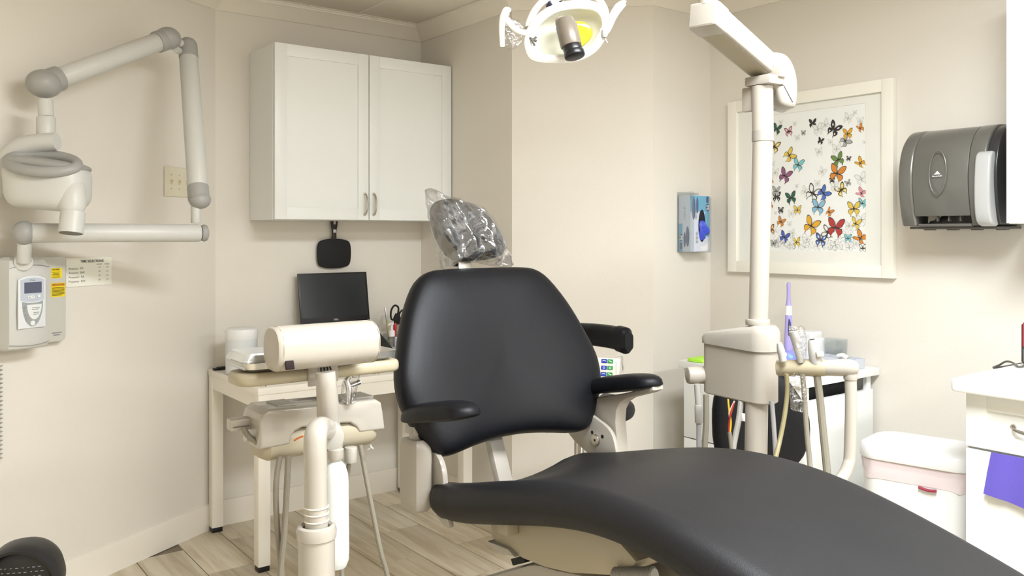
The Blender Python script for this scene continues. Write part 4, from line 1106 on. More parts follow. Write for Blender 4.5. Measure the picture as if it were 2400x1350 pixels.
# underside castings
und = [(1.781, 0.623), (1.773, 0.582), (1.744, 0.571), (1.704, 0.575), (1.672, 0.568), (1.64, 0.567), (1.558, 0.572), (1.473, 0.586), (1.32, 0.629), (1.264, 0.666), (1.256, 0.681), (1.32, 0.714), (1.451, 0.712)]
obj('seat_casting', yz(1.27, und, .33, .012), M_TAUPE, dc)
obj('mount_block', MB().bx((1.235, 1.655, .625), (1.27, 1.70, .660), .006), M_TAUPE, dc)
low = [(1.774, 0.583), (1.763, 0.576), (1.687, 0.566), (1.659, 0.562), (1.663, 0.567), (1.683, 0.579), (1.723, 0.575), (1.759, 0.583)]
obj('casting_lip', yz(1.258, [(1.771, 0.578), (1.724, 0.581), (1.684, 0.583), (1.656, 0.572), (1.674, 0.569), (1.706, 0.563), (1.756, 0.563)], .30, .003), M_CREAM2, dc)
obj('stop_block', yz(1.30, [(1.728, 0.536), (1.719, 0.522), (1.67, 0.544), (1.67, 0.554), (1.696, 0.55)], .10), M_MATTE, dc)
arm_l = smooth_curve([(q[0], q[1], 0) for q in [(1.914, 0.416), (1.815, 0.467), (1.714, 0.517), (1.636, 0.552), (1.555, 0.564), (1.434, 0.585), (1.274, 0.593), (1.299, 0.512), (1.555, 0.457), (1.815, 0.409)]], 3, True)
obj('lift_arm', yz(1.30, [(p.x, p.y) for p in arm_l], .26, .015), M_CREAM, dc)
bl = MB()
q0 = V(*(1.257, 1.307, 0.636)); q1 = V(*(1.281, 1.213, 0.661))
prof_ = []
LL = (q1 - q0).length
for k in range(15): prof_ += [(.016, LL * k / 15), (.0205, LL * (k + .5) / 15)]
bl.lathe(prof_ + [(.016, LL)], along(q0, q1), 18)
obj('bellows', bl, M_GREYP, dc)
b = MB()
lft = [(p.y, p.z) for p in (V(0, 1.15, .10), V(0, 1.45, .10), V(0, 1.50, .42), V(0, 1.20, .40))]
b = yz(1.315, lft, .23, .02)
obj('pump_column', b, M_CREAM, dc)
bo = [V(1.435 + p[0], 1.42 + p[1], 0) for p in rrect(.50, .95, .12, 6)]
obj('base_plate', MB().prism([(p.x, p.y) for p in bo], .10, T(0, 0, 0), .02), M_CREAM, dc)
# touch pad on its bracket behind the backrest
kf = frame((2.036, 2.159, 0.897), (.80, -.60, 0), (0, 0, 1), (-.60, -.80, 0))
kp = obj('control_pad', MB().box(.094, .070, .018, kf @ Matrix.Rotation(-.05, 4, 'Z'), .004), mat('pad_shell', c(206, 200, 186), .4), dc)
for r in range(3):
    for k in range(2):
        q = kf @ Matrix.Rotation(-.05, 4, 'Z') @ T(-.008 + k * .021, .024 - r * .0225, .009)
        obj('pad_key', MB().prism(rrect(.0195, .014, .002), .001, q), mat('pad_blue', c(36, 56, 150), .35) if k == 0 else mat('pad_green', c(44, 130, 62), .35), kp)
b = MB()
for r in range(3):
    for k in range(2):
        q = kf @ Matrix.Rotation(-.05, 4, 'Z') @ T(-.008 + k * .021, .024 - r * .0225, .0102)
        if r == 1: b.loop([q @ V(.0035 * math.cos(a), .0035 * math.sin(a), 0) for a in (0, 1.57, 3.14, 4.71)], .0006, 2, 6)
        else: b.prism([(-.006, -.001), (0, .002), (.006, -.001), (.006, .001), (0, .004), (-.006, .001)] if (r + k) % 2 == 0 else [(-.006, .002), (.006, -.003), (.006, -.001), (-.006, .004)], .0004, q)
obj('key_symbol', b, M_WHITE2, kp)
b = MB()
for k in range(6): b.box(.0016, .006, .0004, kf @ T(.034, .02 - k * .008, .0092)).box(.0016, .006, .0004, kf @ T(-.034, .02 - k * .008, .0092))
obj('pad_lettering', b, M_INKL, kp)
obj('pad_bracket', MB().tube([kf @ V(0, -.02, -.012), kf @ V(-.03, -.06, -.02), V(1.80, 2.08, .86), V(1.60, 2.0, .85)], .011, 5, 10), M_STEEL, dc)
obj('pad_cable', MB().tube([kf @ V(.03, .035, -.005), kf @ V(.055, .042, -.005), kf @ V(.058, .015, -.008), kf @ V(.05, -.03, -.012), V(1.90, 2.10, .80), V(1.65, 2.02, .80)], .003, 5, 8), M_GREYP, dc)
# clear headrest cover
cv = smooth_curve([(p[0], p[1], 0) for p in [(-0.123, -0.002), (-0.126, 0.048), (-0.129, 0.08), (-0.136, 0.121), (-0.117, 0.115), (-0.081, 0.105), (-0.045, 0.096), (0.027, 0.078), (0.083, 0.042), (0.119, -0.013), (0.134, -0.061), (0.15, -0.098), (0.147, -0.116), (0.088, -0.112), (0.024, -0.099), (-0.026, -0.105), (-0.051, -0.094), (-0.075, -0.116), (-0.093, -0.111), (-0.105, -0.065)]], 3, True)
M_FILM = film('headrest_film', (.96, .96, .97, 1), .27, .12, 1.0, 9, .04, haze=.06, facets=True)
cvb = MB().pillow([(p.x, p.y) for p in cv], .060, .050, HR, 12, 2.6, warp=lambda x, y: .006 * math.sin(x * 95 + y * 60) + .004 * math.sin(y * 150 - x * 40))
solo('headrest_cover', cvb, M_FILM, 'crinkled clear plastic bag over the headrest of the dental chair', 'plastic cover', (1.452, 2.15, 1.25), sharp=80)

# ------------------------------------------------------------ delivery unit left of the chair
du = thing('delivery_unit', 'cream dental delivery unit on a bent column left of the chair', 'dental unit', (.712, 1.58, 0))
obj('floor_base', MB().cyl(.20, .035, T(.712, 1.58, 0), 40, .012), M_CREAM2, du)
col_t = V(*(0.709, 1.582, 0.785))
obj('column', MB().lathe([(.036, .03), (.036, col_t.z - .028), (.0385, col_t.z - .026), (.0395, col_t.z - .012), (.037, col_t.z - .003), (.031, col_t.z), (.026, col_t.z - .004), (.024, col_t.z - .02)], T(col_t.x, col_t.y, 0), 36), M_CREAM2, du)
rp = [V(col_t.x, col_t.y, col_t.z - .03), V(*(0.708, 1.583, 0.877)), V(*(0.707, 1.584, 0.936)), V(*(0.713, 1.592, 0.962)), V(*(0.736, 1.625, 0.964)), V(*(0.77, 1.674, 0.948)), V(*(0.8, 1.727, 0.928))]
obj('riser_tube', MB().tube(rp, .0228, 7, 28), M_CREAM2, du)
for py in (1187, 1203, 1219):
    p = V(*[(0.709, 1.582, 0.82), (0.709, 1.582, 0.807), (0.709, 1.582, 0.793)][(1187, 1203, 1219).index(py)])
    obj('collar_ring', MB().lathe([(.0225, -.0012), (.0240, -.0008), (.0240, .0008), (.0225, .0012)], T(p.x, p.y, p.z), 28), M_TRIM, du)
pv = V(*(0.795, 1.693, 0.928))
obj('pivot_disc', MB().rod(pv + V(.006, .02, 0), pv + V(-.012, -.022, 0), .026, 28, .002), M_GREYP, du)
up_ = [V(*(0.807, 1.734, 0.926)), V(*(0.803, 1.73, 0.957)), V(*(0.795, 1.717, 0.997)), V(*(0.789, 1.71, 1.036)), V(*(0.787, 1.711, 1.062))]
obj('tray_post', MB().tube(up_, [.0245, .0245, .0225, .021], 6, 24), M_CREAM2, du)
BRX, BRY = (0.818, 1.79, 1.033)[0], 1.79
obj('bracket_plate', MB().bx((BRX - .035, BRY - .004, 1.030), (BRX + .035, BRY + .004, 1.072), .001).bx((BRX - .035, BRY - .004, 1.020), (BRX - .018, BRY + .004, 1.031)).bx((BRX + .018, BRY - .004, 1.025), (BRX + .035, BRY + .004, 1.031)), M_CREAM, du)
wr = MB()
for k in range(4): wr.tube([V(BRX - .008 + k * .006, BRY - .006, 1.068), V(BRX - .010 + k * .008, BRY - .012, 1.05), V(BRX - .004 + k * .003, BRY - .010, 1.03)], .0018, 4, 6)
obj('wire_bundle', wr, M_BLACK, du)
so = rrect(.398, .110, .036)
obj('tray_table', MB().prism(so, .028, T(.830, 1.848, 1.030), .010, 3), M_BEIGE, du)
obj('table_bolt', MB().cyl(.006, .004, T(.69, 1.815, 1.0265), 12).cyl(.006, .004, T(.965, 1.815, 1.0265), 12), M_STEEL, du)
HX0, HX1 = .674, .926
cyp = [(.010, .004), (.036, .004), (.043, .006), (.0458, .011), (.0465, .018), (.0465, .230), (.0458, .237), (.043, .242), (.036, .244), (.010, .244)]
hw = MB()
rs = []
for r, z in cyp:
    k = r / .0465
    rs.append([V(HX0 + z, 1.746 + p[0], 1.116 + p[1]) for p in [(q[0] * (k if k > .6 else k), q[1] * k) for q in rrect(.094, .095, .040, 6)]])
obj('light_housing', hw.rings(rs), M_CREAM, du, 40)
for z in (.016, .238):
    obj('end_seam', MB().loop([V(HX0 + z, 1.746 + p[0] * 1.003, 1.116 + p[1] * 1.003) for p in rrect(.094, .095, .040, 3)], .0008, 1, 6), M_TAUPE, du)
obj('power_switch', MB().box(.019, .005, .019, T(HX0 + .028, 1.7005, 1.086) @ Matrix.Rotation(-.35, 4, 'X'), .0015), mat('switch_brown', c(30, 16, 16), .6, spec=.15), du)
cov = [(0.696, 0.88), (0.696, 0.94), (0.701, 0.956), (0.715, 0.966), (0.733, 0.966), (0.846, 0.962), (0.984, 0.958), (0.998, 0.949), (1.003, 0.927), (1.008, 0.89), (1.008, 0.882), (0.939, 0.884), (0.931, 0.899), (0.916, 0.91), (0.895, 0.912), (0.862, 0.914), (0.82, 0.914), (0.796, 0.916), (0.778, 0.91), (0.769, 0.899), (0.766, 0.882), (0.733, 0.88)]
FY = lambda y: frame((0, y, 0), (1, 0, 0), (0, 0, 1), (0, -1, 0))
obj('head_cover', MB().prism(cov, .115, FY(1.965), .006, 3), M_CREAM2, du)
lowr = MB()
rs = []
for x, k in ((.703, .5), (.708, .8), (.722, 1), (.975, 1), (.990, .85), (.996, .5)):
    rs.append([V(x, 1.905 + p[0] * k, .880 + p[1] * k) for p in rrect(.105, .070, .030, 6)])
obj('lower_housing', lowr.rings(rs), M_TAUPE, du)
obj('holder_panel', MB().bx((.745, 1.875, .962), (.79, 1.945, .9685), .002), M_GREYP, du)
obj('holder_panel', MB().bx((.875, 1.875, .957), (.99, 1.945, .9635), .002), M_GREYP, du)
wr = MB().tube([V(*(0.75, 1.739, 0.924)), V(*(0.749, 1.765, 0.915)), V(*(0.746, 1.78, 0.907))], .002, 4, 6).tube([V(*(0.813, 1.717, 0.912)), V(*(0.799, 1.703, 0.906)), V(*(0.787, 1.699, 0.899))], .0025, 4, 6)
obj('orange_wire', wr, mat('wire_orange', c(216, 110, 40), .5), du)
obj('gap_shade', MB().bx(tuple((0.877, 1.86, 0.865)[:1]) + (1.852, .872), tuple((0.885, 1.86, 0.904)[:1]) + (1.86, .952)), M_MATTE, du)  # matte black strip stands for the shade in a gap
hl = MB().box(.058, .035, .026, T(*(0.681, 1.929, 0.927), -.05), .004)
obj('syringe_rest', hl, M_CREAM, du)
obj('rest_arm', MB().tube([V(*(0.705, 1.923, 0.929)), V(*(0.711, 1.919, 0.912)), V(*(0.713, 1.917, 0.883)), V(*(0.696, 1.93, 0.888))], .008, 5, 10).rod(V(*(0.711, 1.919, 0.917)), V(*(0.731, 1.891, 0.914)), .008), M_CREAM, du)
obj('rest_hose', MB().tube([V(*(0.674, 1.897, 0.924)), V(*(0.682, 1.891, 0.907)), V(*(0.697, 1.88, 0.892)), V(*(0.711, 1.869, 0.884))], .0065, 5, 10), M_HOSE, du)
obj('rest_slot', MB().box(.036, .001, .002, T(*(0.674, 1.909, 0.924), -.05)), M_DARKGREY, du)
def hose(pl, r, m=None, parent=None, nm='hose'):
    return obj(nm, MB().tube([V(*p) for p in pl], r, 6, 10), m or M_HOSE, parent or du)
hose([(0.755, 1.836, 0.861), (0.748, 1.828, 0.785), (0.74, 1.822, 0.693), (0.733, 1.827, 0.598), (0.732, 1.828, 0.456), (0.738, 1.761, 0.341), (0.768, 1.675, 0.323)], .0068)
hose([(0.74, 1.847, 0.859), (0.73, 1.842, 0.814), (0.729, 1.843, 0.756), (0.733, 1.84, 0.68), (0.739, 1.835, 0.604), (0.738, 1.823, 0.475), (0.749, 1.765, 0.354), (0.777, 1.694, 0.312)], .0064)
hose([(0.93, 1.829, 0.86), (0.943, 1.807, 0.745), (0.959, 1.782, 0.618), (0.972, 1.772, 0.558), (0.983, 1.738, 0.437), (0.936, 1.724, 0.34), (0.847, 1.716, 0.296)], .0058)
hose([(0.909, 1.845, 0.818), (0.9, 1.839, 0.775), (0.893, 1.844, 0.715), (0.884, 1.839, 0.618), (0.887, 1.836, 0.558), (0.863, 1.791, 0.432), (0.817, 1.738, 0.334)], .0056)
hose([(0.853, 1.8, 0.875), (0.854, 1.798, 0.836), (0.856, 1.797, 0.807)], .006)
cn = V(*(0.903, 1.824, 0.836))
obj('hose_connector', MB().rod(cn + V(0, 0, .025), cn - V(0, 0, .012), .015, 18, .003), M_CREAM2, du)
bt = V(*(0.853, 1.799, 0.715))
wb = MB().lathe([(.012, .862), (.012, .842), (.015, .838), (.022, .830), (.0275, .812), (.029, .795), (.0305, .64), (.030, .615), (.024, .600), (.012, .596)], T(bt.x, bt.y, 0), 28)
obj('water_bottle', wb, mat('frosted_bottle', c(222, 226, 222), .4, trans=.25), du)
nk = MB().lathe([(.016, .845), (.018, .850), (.018, .868), (.014, .872)], T(bt.x, bt.y, 0), 20).rod((bt.x, bt.y, .87), (bt.x + .004, bt.y, .89), .015)
obj('bottle_cap', nk, M_CREAM2, du)
obj('spring_hook', MB().tube([V(*(0.94, 1.796, 0.866)), V(*(0.94, 1.796, 0.858)), V(*(0.935, 1.8, 0.854))], .0022, 4, 6).tube([V(*(0.94, 1.796, 0.862)), V(*(0.945, 1.792, 0.856))], .0022, 4, 6), M_GREYP, du)
# bagged syringe standing on the unit
sy = thing('air_water_syringe', 'syringe in a clear bag standing on the delivery unit', 'syringe', (0.909, 1.845, 0.96))
s0, s1, s2, s3 = [V(*p) for p in [(0.908, 1.845, 0.958), (0.909, 1.845, 0.992), (0.904, 1.848, 1.013), (0.922, 1.835, 1.025)]]
obj('syringe_body', MB().tube([s0, s1, s2], .007, 4, 12), M_CHROME, sy)
obj('syringe_nozzle', MB().tube([s2, s2.lerp(s3, .5) + V(0, 0, .006), s3], .005, 4, 10).rod(s1 + V(.004, 0, .008), s1 + V(.028, 0, .014), .006), M_CHROME, sy)
sbf = frame((0.909, 1.845, 0.996), (.798, -.602, 0), (0, 0, 1), (-.602, -.798, 0))
obj('syringe_bag', MB().pillow([(p.x, p.y) for p in smooth_curve([(-.020, -.034, 0), (-.018, .0, 0), (-.014, .018, 0), (.004, .034, 0), (.028, .046, 0), (.024, .02, 0), (.018, -.01, 0), (.014, -.036, 0), (-.004, -.040, 0)], 3, True)], .013, .013, sbf, 6, 2.4, warp=lambda x, y: .003 * math.sin(x * 300 + y * 190)), film('bag_film', (.94, .94, .95, 1), .2, .1, .8, 60, .02), sy, 80)
# metal tray and boxes lying on the tray table
tr = thing('instrument_tray', 'shallow metal instrument tray on the delivery unit table', 'tray', (.83, 1.853, 1.0585))
def tray_ring(w, d, r, z): return [V(.830 + p[0] * .96, 1.853 + p[1] * .60, z) for p in rrect(w, d, r, 5)]
obj('tray_dish', MB().rings([tray_ring(.345, .13, .02, 1.0590), tray_ring(.375, .165, .024, 1.066), tray_ring(.388, .176, .028, 1.080), tray_ring(.392, .180, .028, 1.081), tray_ring(.384, .172, .026, 1.0795), tray_ring(.372, .160, .024, 1.068), tray_ring(.345, .135, .02, 1.0615)]), mat('tray_metal', c(200, 198, 194), .3, .85), tr)
ca = thing('instrument_cassette', 'shiny closed metal cassette at the left end of the tray', 'cassette', (.685, 1.875, 1.062))
obj('cassette_base', MB().box(.085, .12, .014, T(.690, 1.878, 1.071), .003), mat('tin_side', c(190, 192, 192), .3, .7), ca)
obj('cassette_lid', MB().rings([[V(.690 + p[0], 1.878 + p[1], 1.0785) for p in rrect(.088, .123, .012)], [V(.690 + p[0], 1.878 + p[1], 1.084) for p in rrect(.088, .123, .012)], [V(.690 + p[0], 1.878 + p[1], 1.098) for p in rrect(.070, .105, .012)]]), mat('tin_lid', c(214, 217, 218), .18, .6), ca)

# ------------------------------------------------------------ light post, arm and assistant console
P0 = V(*(2.014, 1.525, 0.811)); P1 = V(*(2.022, 1.518, 1.112)); P2 = V(*(2.034, 1.509, 1.639)); P3 = V(*(2.033, 1.51, 1.776))
lpst = thing('light_post', 'cream post with a square swing arm for the dental lamp', 'post', (P0.x - .01, P0.y, 0))
foot = V(P0.x - .008, P0.y, 0)
obj('post_base', MB().cyl(.085, .03, T(foot.x, foot.y, 0), 32, .01), M_CREAM, lpst)
obj('lower_post', MB().rod(foot + V(0, 0, .02), P1 - V(0, 0, .06), .0315, 28), M_CREAM, lpst)
obj('upper_post', MB().rod(P1 - V(0, 0, .07), P2, .0265, 28, 0, .0285), M_CREAM, lpst)
obj('post_sleeve', MB().rod(P2 - V(0, 0, .014), P3 + V(0, 0, .004), .0298, 28), M_CREAM, lpst)
obj('post_band', MB().rod(P2 - V(0, 0, .016), P2 + V(0, 0, .014), .0305, 28), mat('band_grey_cream', c(150, 145, 137), .4), lpst)
obj('collar_gap', MB().rod(P3 + V(0, 0, .003), P3 + V(0, 0, .006), .029, 28), M_MATTE, lpst)
AD = (V(*(2.072, 1.531, 1.839)) - V(*(1.681, 1.425, 1.908))).normalized()
AE = V(*(1.683, 1.423, 1.909)); AP = V(*(2.079, 1.525, 1.839))
FAm = frame(AE, AD, (0, 0, 1))
LA_ = (AP - AE).length
ab = MB().box(LA_ - .02, .072, .072, FAm @ T(LA_ / 2 + .02, 0, 0), .008, 3) if False else MB()
sec = lambda x, w, h, r: [FAm @ V(x, p[0], p[1]) for p in rrect(h, w, r, 4)]
ab.rings([sec(.045, .076, .062, .006), sec(LA_, .076, .060, .006)])
obj('swing_arm', ab, M_CREAM, lpst)
obj('arm_underside_shade', MB().bx((.05, -.033, -.026), (LA_ - .005, -.0315, .026), 0, FAm), M_TAUPE, lpst)  # thin darker sheet paints shade onto the arm's bottom face
ae = MB().rings([sec(-.016, .066, .056, .005), sec(-.013, .074, .063, .006), sec(.0, .079, .067, .006), sec(.05, .079, .067, .006)])
obj('arm_end', ae, M_CREAM2, lpst)
obj('arm_pivot', MB().rod(AE + V(.012, .0, .028), AE + V(.012, 0, .16), .024, 20), M_CREAM, lpst)
ph = frame((2.085, 1.521, 1.795), (.80, -.60, 0), (0, 0, 1), (-.60, -.80, 0))
dm = smooth_curve([(-.032, .076, 0), (.006, .082, 0), (.036, .070, 0), (.056, .034, 0), (.064, -.012, 0), (.060, -.068, 0), (.044, -.078, 0), (.014, -.066, 0), (.002, -.03, 0), (-.012, -.018, 0), (-.034, .0, 0), (-.036, .05, 0)], 3, True)
obj('head_cover', MB().prism([(p.x, p.y) for p in dm], .115, ph @ T(0, 0, -.06), .016, 3), M_CREAM2, lpst)
obj('head_block', MB().box(.085, .085, .026, T(P3.x + .012, P3.y - .004, P3.z + .018), .004).box(.02, .045, .070, Matrix.Translation((2.03, 1.55, 1.747)), .005).box(.03, .05, .03, T(P3.x + .02, P3.y - .03, P3.z + .04), .004), M_CREAM, lpst)
obj('head_screw', MB().cyl(.006, .003, T(P3.x + .030, P3.y - .040, P3.z + .0045), 10), M_MATTE, lpst)
obj('cable_tag', MB().box(.004, .010, .022, Matrix.Translation((1.969, 1.527, 0.843)), .001), M_WHITE2, lpst)
# console box
ac = thing('assistant_console', 'cream assistant console box and instrument bar clamped on the light post', 'dental unit', (2.03, 1.55, .9))
def con(z, g, zt0=None):
    """outline of the console, long side running away from the camera"""
    o = []
    for a, d in rrect(.088 + g * 2, .248 + g * 2, .036 + g, 5):
        o.append((2.034 + a, 1.590 + d))
    return o
MC = Matrix.Translation((2.035, 1.585, 0)) @ Matrix.Rotation(-.10, 4, 'Z') @ Matrix.Translation((-2.035, -1.585, 0))
cz = lambda g, z: [MC @ V(p[0], p[1], z) for p in con(0, g)]
obj('console_shell', MB().rings([cz(-.004, .882), cz(0, .886), cz(0, 1.040)]), M_CREAM, ac)
def lidz(g, z):
    o = []
    for p in con(0, g):
        q = MC @ V(p[0], p[1], z)
        slope = max(0, (p[1] - 1.595)) * .40
        q.z = z - slope * (z - 1.035) / .068
        o.append(q)
    return o
obj('console_lid', MB().rings([lidz(.001, 1.030), lidz(.006, 1.030), lidz(.006, 1.078), lidz(.002, 1.092), lidz(-.008, 1.101), lidz(-.03, 1.104)]), M_CREAM2, ac)
obj('lid_collar', MB().rod(P1 - V(0, 0, .012), P1 + V(0, 0, .006), .034, 28, .003), M_CREAM, ac)
bar0, bar1, bar2 = V(*(1.982, 1.423, 0.994)), V(*(2.027, 1.302, 1.005)), V(*(2.055, 1.243, 1.01))
bd_ = (bar1 - bar0).normalized()
obj('instrument_bar', MB().tube([bar0 - bd_ * .0, bar0.lerp(bar1, .3), bar0.lerp(bar1, .8), bar1], [.021, .022, .0235, .021], 4, 24), M_BEIGE, ac)
be = MB().lathe([(.0205, 0), (.0215, .006), (.0225, .05), (.021, .068), (.015, .078), (.006, .082)], along(bar1 - bd_ * .002, bar2), 24)
obj('bar_end', be, M_CREAM2, ac)
dt = [V(*p) for p in [(2.054, 1.25, 0.989), (2.055, 1.249, 0.911), (2.053, 1.251, 0.788), (2.045, 1.251, 0.756), (2.024, 1.254, 0.727), (1.988, 1.256, 0.709), (1.905, 1.269, 0.683), (1.801, 1.271, 0.665)]]
obj('support_tube', MB().tube(dt, .0150, 6, 20), M_CREAM, ac)
obj('tube_collar', MB().rod(dt[0] + V(0, 0, .012), dt[0] - V(0, 0, .012), .0175, 20, .003), M_CREAM2, ac)
kn = V(*(1.991, 1.717, 0.933))
obj('side_holder', MB().rod(kn + V(-.02, .02, 0), kn + V(.05, -.02, 0), .026, 22, .008), M_CREAM, ac)
hose([(1.993, 1.553, 0.882), (1.987, 1.557, 0.827), (1.976, 1.565, 0.76), (1.968, 1.571, 0.687)], .0085, M_GREYP, ac)
hose([(1.96, 1.653, 0.889), (1.96, 1.653, 0.808), (1.957, 1.655, 0.745), (1.955, 1.657, 0.645)], .0088, M_HOSE, ac)
hose([(2.012, 1.463, 0.894), (2.017, 1.46, 0.822), (2.021, 1.457, 0.739), (2.025, 1.454, 0.644)], .0062, mat('pale_grey_hose', c(166, 164, 166), .45), ac)
for k, (nm, m_, dx) in enumerate((('yellow_wire', mat('wire_yellow', c(196, 166, 50), .5), 0), ('red_wire', mat('wire_red', c(146, 36, 28), .5), 5), ('pink_wire', mat('wire_pink', c(190, 150, 136), .5), 9))):
    L_ = [[(1.955, 1.569, 0.889), (1.957, 1.567, 0.857), (1.961, 1.564, 0.823), (1.959, 1.566, 0.791)], [(1.968, 1.559, 0.878), (1.956, 1.562, 0.842), (1.957, 1.568, 0.817), (1.957, 1.567, 0.789)], [(1.97, 1.558, 0.884), (1.961, 1.564, 0.862), (1.957, 1.567, 0.85), (1.959, 1.566, 0.835)]][k]
    obj(nm, MB().tube([V(*p) for p in L_], .0026, 5, 8), m_, ac)
hose([(1.958, 1.566, 0.796), (1.961, 1.564, 0.762), (1.966, 1.56, 0.701)], .0055, M_HOSE, ac)
def handpiece(name, label, base, top, prof_, m_, extra=None):
    t = thing(name, label, 'handpiece', tuple(base))
    o = obj('handpiece_body', MB().lathe(prof_, along(base, top), 20), m_, t)
    return t
h0, h1 = V(*(2.013, 1.324, 1.02)), V(*(2.004, 1.331, 1.077))
t = handpiece('suction_handpiece', 'large grey suction handpiece with a side valve in the bar', h0, h1, [(.0165, -.004), (.0163, .014), (.0150, .035), (.0120, .052), (.0098, .060), (.0075, .060)], M_GREYP)
obj('suction_mouth', MB().rod(h1 + (h1 - h0).normalized() * .0005, h1 + (h1 - h0).normalized() * .0022, .0078, 16), M_MATTE, t)
vb_ = V(*(1.999, 1.31, 1.041))
obj('valve_knob', MB().rod(vb_ + V(-.002, .004, 0), vb_ + V(.012, -.008, .002), .0085, 16, .002), mat('valve_pale', c(202, 198, 188), .35), t)
hose([(2.015, 1.323, 0.983), (2.022, 1.318, 0.915), (2.02, 1.307, 0.827), (2.011, 1.289, 0.719), (1.979, 1.262, 0.643)], .0098, M_HOSE, t, 'suction_hose')
g0, g1 = V(*(1.96, 1.39, 1.023)), V(*(1.952, 1.396, 1.068))
t = handpiece('saliva_ejector', 'small grey saliva ejector valve standing nearest the console', g0, g1, [(.0095, -.004), (.0098, .006), (.0092, .010), (.0105, .020), (.0100, .030), (.0068, .045), (.004, .046)], M_GREYP)
obj('ejector_valve', MB().box(.018, .014, .010, T(g0.x, g0.y, g0.z + .013), .002), mat('ejector_pale', c(206, 200, 186), .4), t)
hose([(1.967, 1.384, 0.984), (1.969, 1.383, 0.934), (1.954, 1.382, 0.868), (1.926, 1.378, 0.804), (1.882, 1.361, 0.764), (1.856, 1.355, 0.72)], .0062, M_HOSE2, t, 'ejector_hose')
f0, f1 = V(*(1.988, 1.356, 1.02)), V(*(1.972, 1.368, 1.105))
t = handpiece('bagged_syringe', 'air syringe wrapped in clear film in the middle of the instrument bar', f0, f1, [(.008, -.004), (.0085, .01), (.0105, .05), (.0125, .075), (.012, .082), (.006, .084)], M_GREYP)
obj('syringe_button', MB().box(.012, .02, .006, Matrix.Translation(f1) @ T(0, -.002, .004), .002), M_GREYP, t)
bgf = frame((1.981, 1.355, 1.068), (.80, -.6, 0), (0, 0, 1), (-.6, -.8, 0))
obj('film_sleeve', MB().pillow([(p.x, p.y) for p in smooth_curve([(-.028, .046, 0), (-.012, .042, 0), (.012, .046, 0), (.020, .01, 0), (.018, -.045, 0), (.0, -.05, 0), (-.006, -.02, 0), (-.018, .01, 0)], 3, True)], .014, .014, bgf, 6, 2.4, warp=lambda x, y: .003 * math.sin(x * 260 + y * 210)), film('sleeve_film', (.95, .95, .95, 1), .18, .12, .8, 70, .02), t, 80)
obj('hanging_film', MB().pillow([(p.x, p.y) for p in smooth_curve([(-.022, .05, 0), (.012, .05, 0), (.020, -.01, 0), (.022, -.045, 0), (-.005, -.044, 0), (-.024, -.032, 0)], 3, True)], .004, .004, frame((1.982, 1.354, 0.931), (.80, -.6, 0), (0, 0, 1), (-.6, -.8, 0)), 4, 2.4, warp=lambda x, y: .003 * math.sin(x * 160 + y * 110)), film('hang_film', (.95, .95, .95, 1), .16, .15, .7, 50, .02), t, 80)
hose([(1.993, 1.352, 0.986), (1.998, 1.349, 0.913), (1.994, 1.339, 0.824), (1.983, 1.322, 0.739), (1.942, 1.291, 0.665)], .0068, M_HOSE, t, 'syringe_hose')
l0, l1 = V(*(1.98, 1.701, 0.911)), V(*(1.981, 1.7, 0.854))
t = thing('hanging_handpiece', 'grey handpiece hanging left of the assistant console', 'handpiece', tuple(l1))
obj('handpiece_body', MB().rod(V(*(1.978, 1.702, 0.911)), V(*(1.981, 1.7, 0.847)), .0095, 18).rod(V(*(1.981, 1.7, 0.85)), V(*(1.982, 1.699, 0.794)), .0118, 18, .003), M_GREYP, t)
hose([(1.982, 1.699, 0.796), (1.982, 1.699, 0.745), (1.968, 1.684, 0.636)], .0078, mat('pale_hose', c(160, 158, 158), .45), t)

# ------------------------------------------------------------ dental lamp
lm = thing('operatory_light', 'white dental lamp head with two handles hanging above the chair', 'lamp', (1.5, 1.749, 1.904))
LFm = frame((1.5, 1.749, 1.904), (.798, -.602, 0), (0, -.16, .987), (-.602, -.798, -.16))
K = .00115
lo_ = smooth_curve([(q[0] * K, q[1] * K, 0) for q in ((-85, -10), (-68, 22), (-35, 48), (5, 60), (55, 61), (85, 45), (95, 15), (84, -12), (60, -42), (15, -60), (-65, -60), (-84, -40))], 4, True)
M_SHELL = mat('lamp_shell', c(244, 243, 238), .25)
obj('lamp_shell', MB().rings([[LFm @ V(p.x * q + .004 * (1 - q), p.y * q, z) for p in lo_] for q, z in ((1.0, .0), (1.0, -.008), (.97, -.028), (.86, -.050), (.66, -.068), (.36, -.080), (.05, -.084))], False, True), M_SHELL, lm)
obj('lamp_rim', MB().loop([LFm @ V(p.x, p.y, .0) for p in lo_], .0125, 1, 10), M_SHELL, lm)
rs = []
for k, (sc, z) in enumerate(((.97, .004), (.93, -.006), (.82, -.022), (.62, -.036), (.35, -.043), (.05, -.045))):
    rs.append([LFm @ V(p.x * sc + .004 * (1 - sc), p.y * sc, z) for p in lo_])
obj('reflector', MB().rings(rs, False, True), mat('reflector_gloss', c(240, 240, 230), .2, .0, coat=.4, bump=.0), lm)
yo = smooth_curve([(14, 20, 0), (40, 26, 0), (62, 12, 0), (66, -6, 0), (52, -24, 0), (34, -34, 0), (22, -18, 0)], 3, True)
obj('yellow_reflection', MB().pillow([(p.x * K, p.y * K) for p in yo], .008, .002, LFm @ T(0, 0, -.024), 4, 2.4), mat('reflection_yellow', c(226, 200, 30), .1, coat=.5), lm)  # dichroic yellow reflection put in as a coloured patch
obj('lens_cover', MB().pillow([(p.x * .955, p.y * .955) for p in lo_], .004, .0005, LFm @ T(0, 0, .003), 4, 2.4), film('lens_film', (.97, .97, .95, 1), .10, .06, .0), lm)
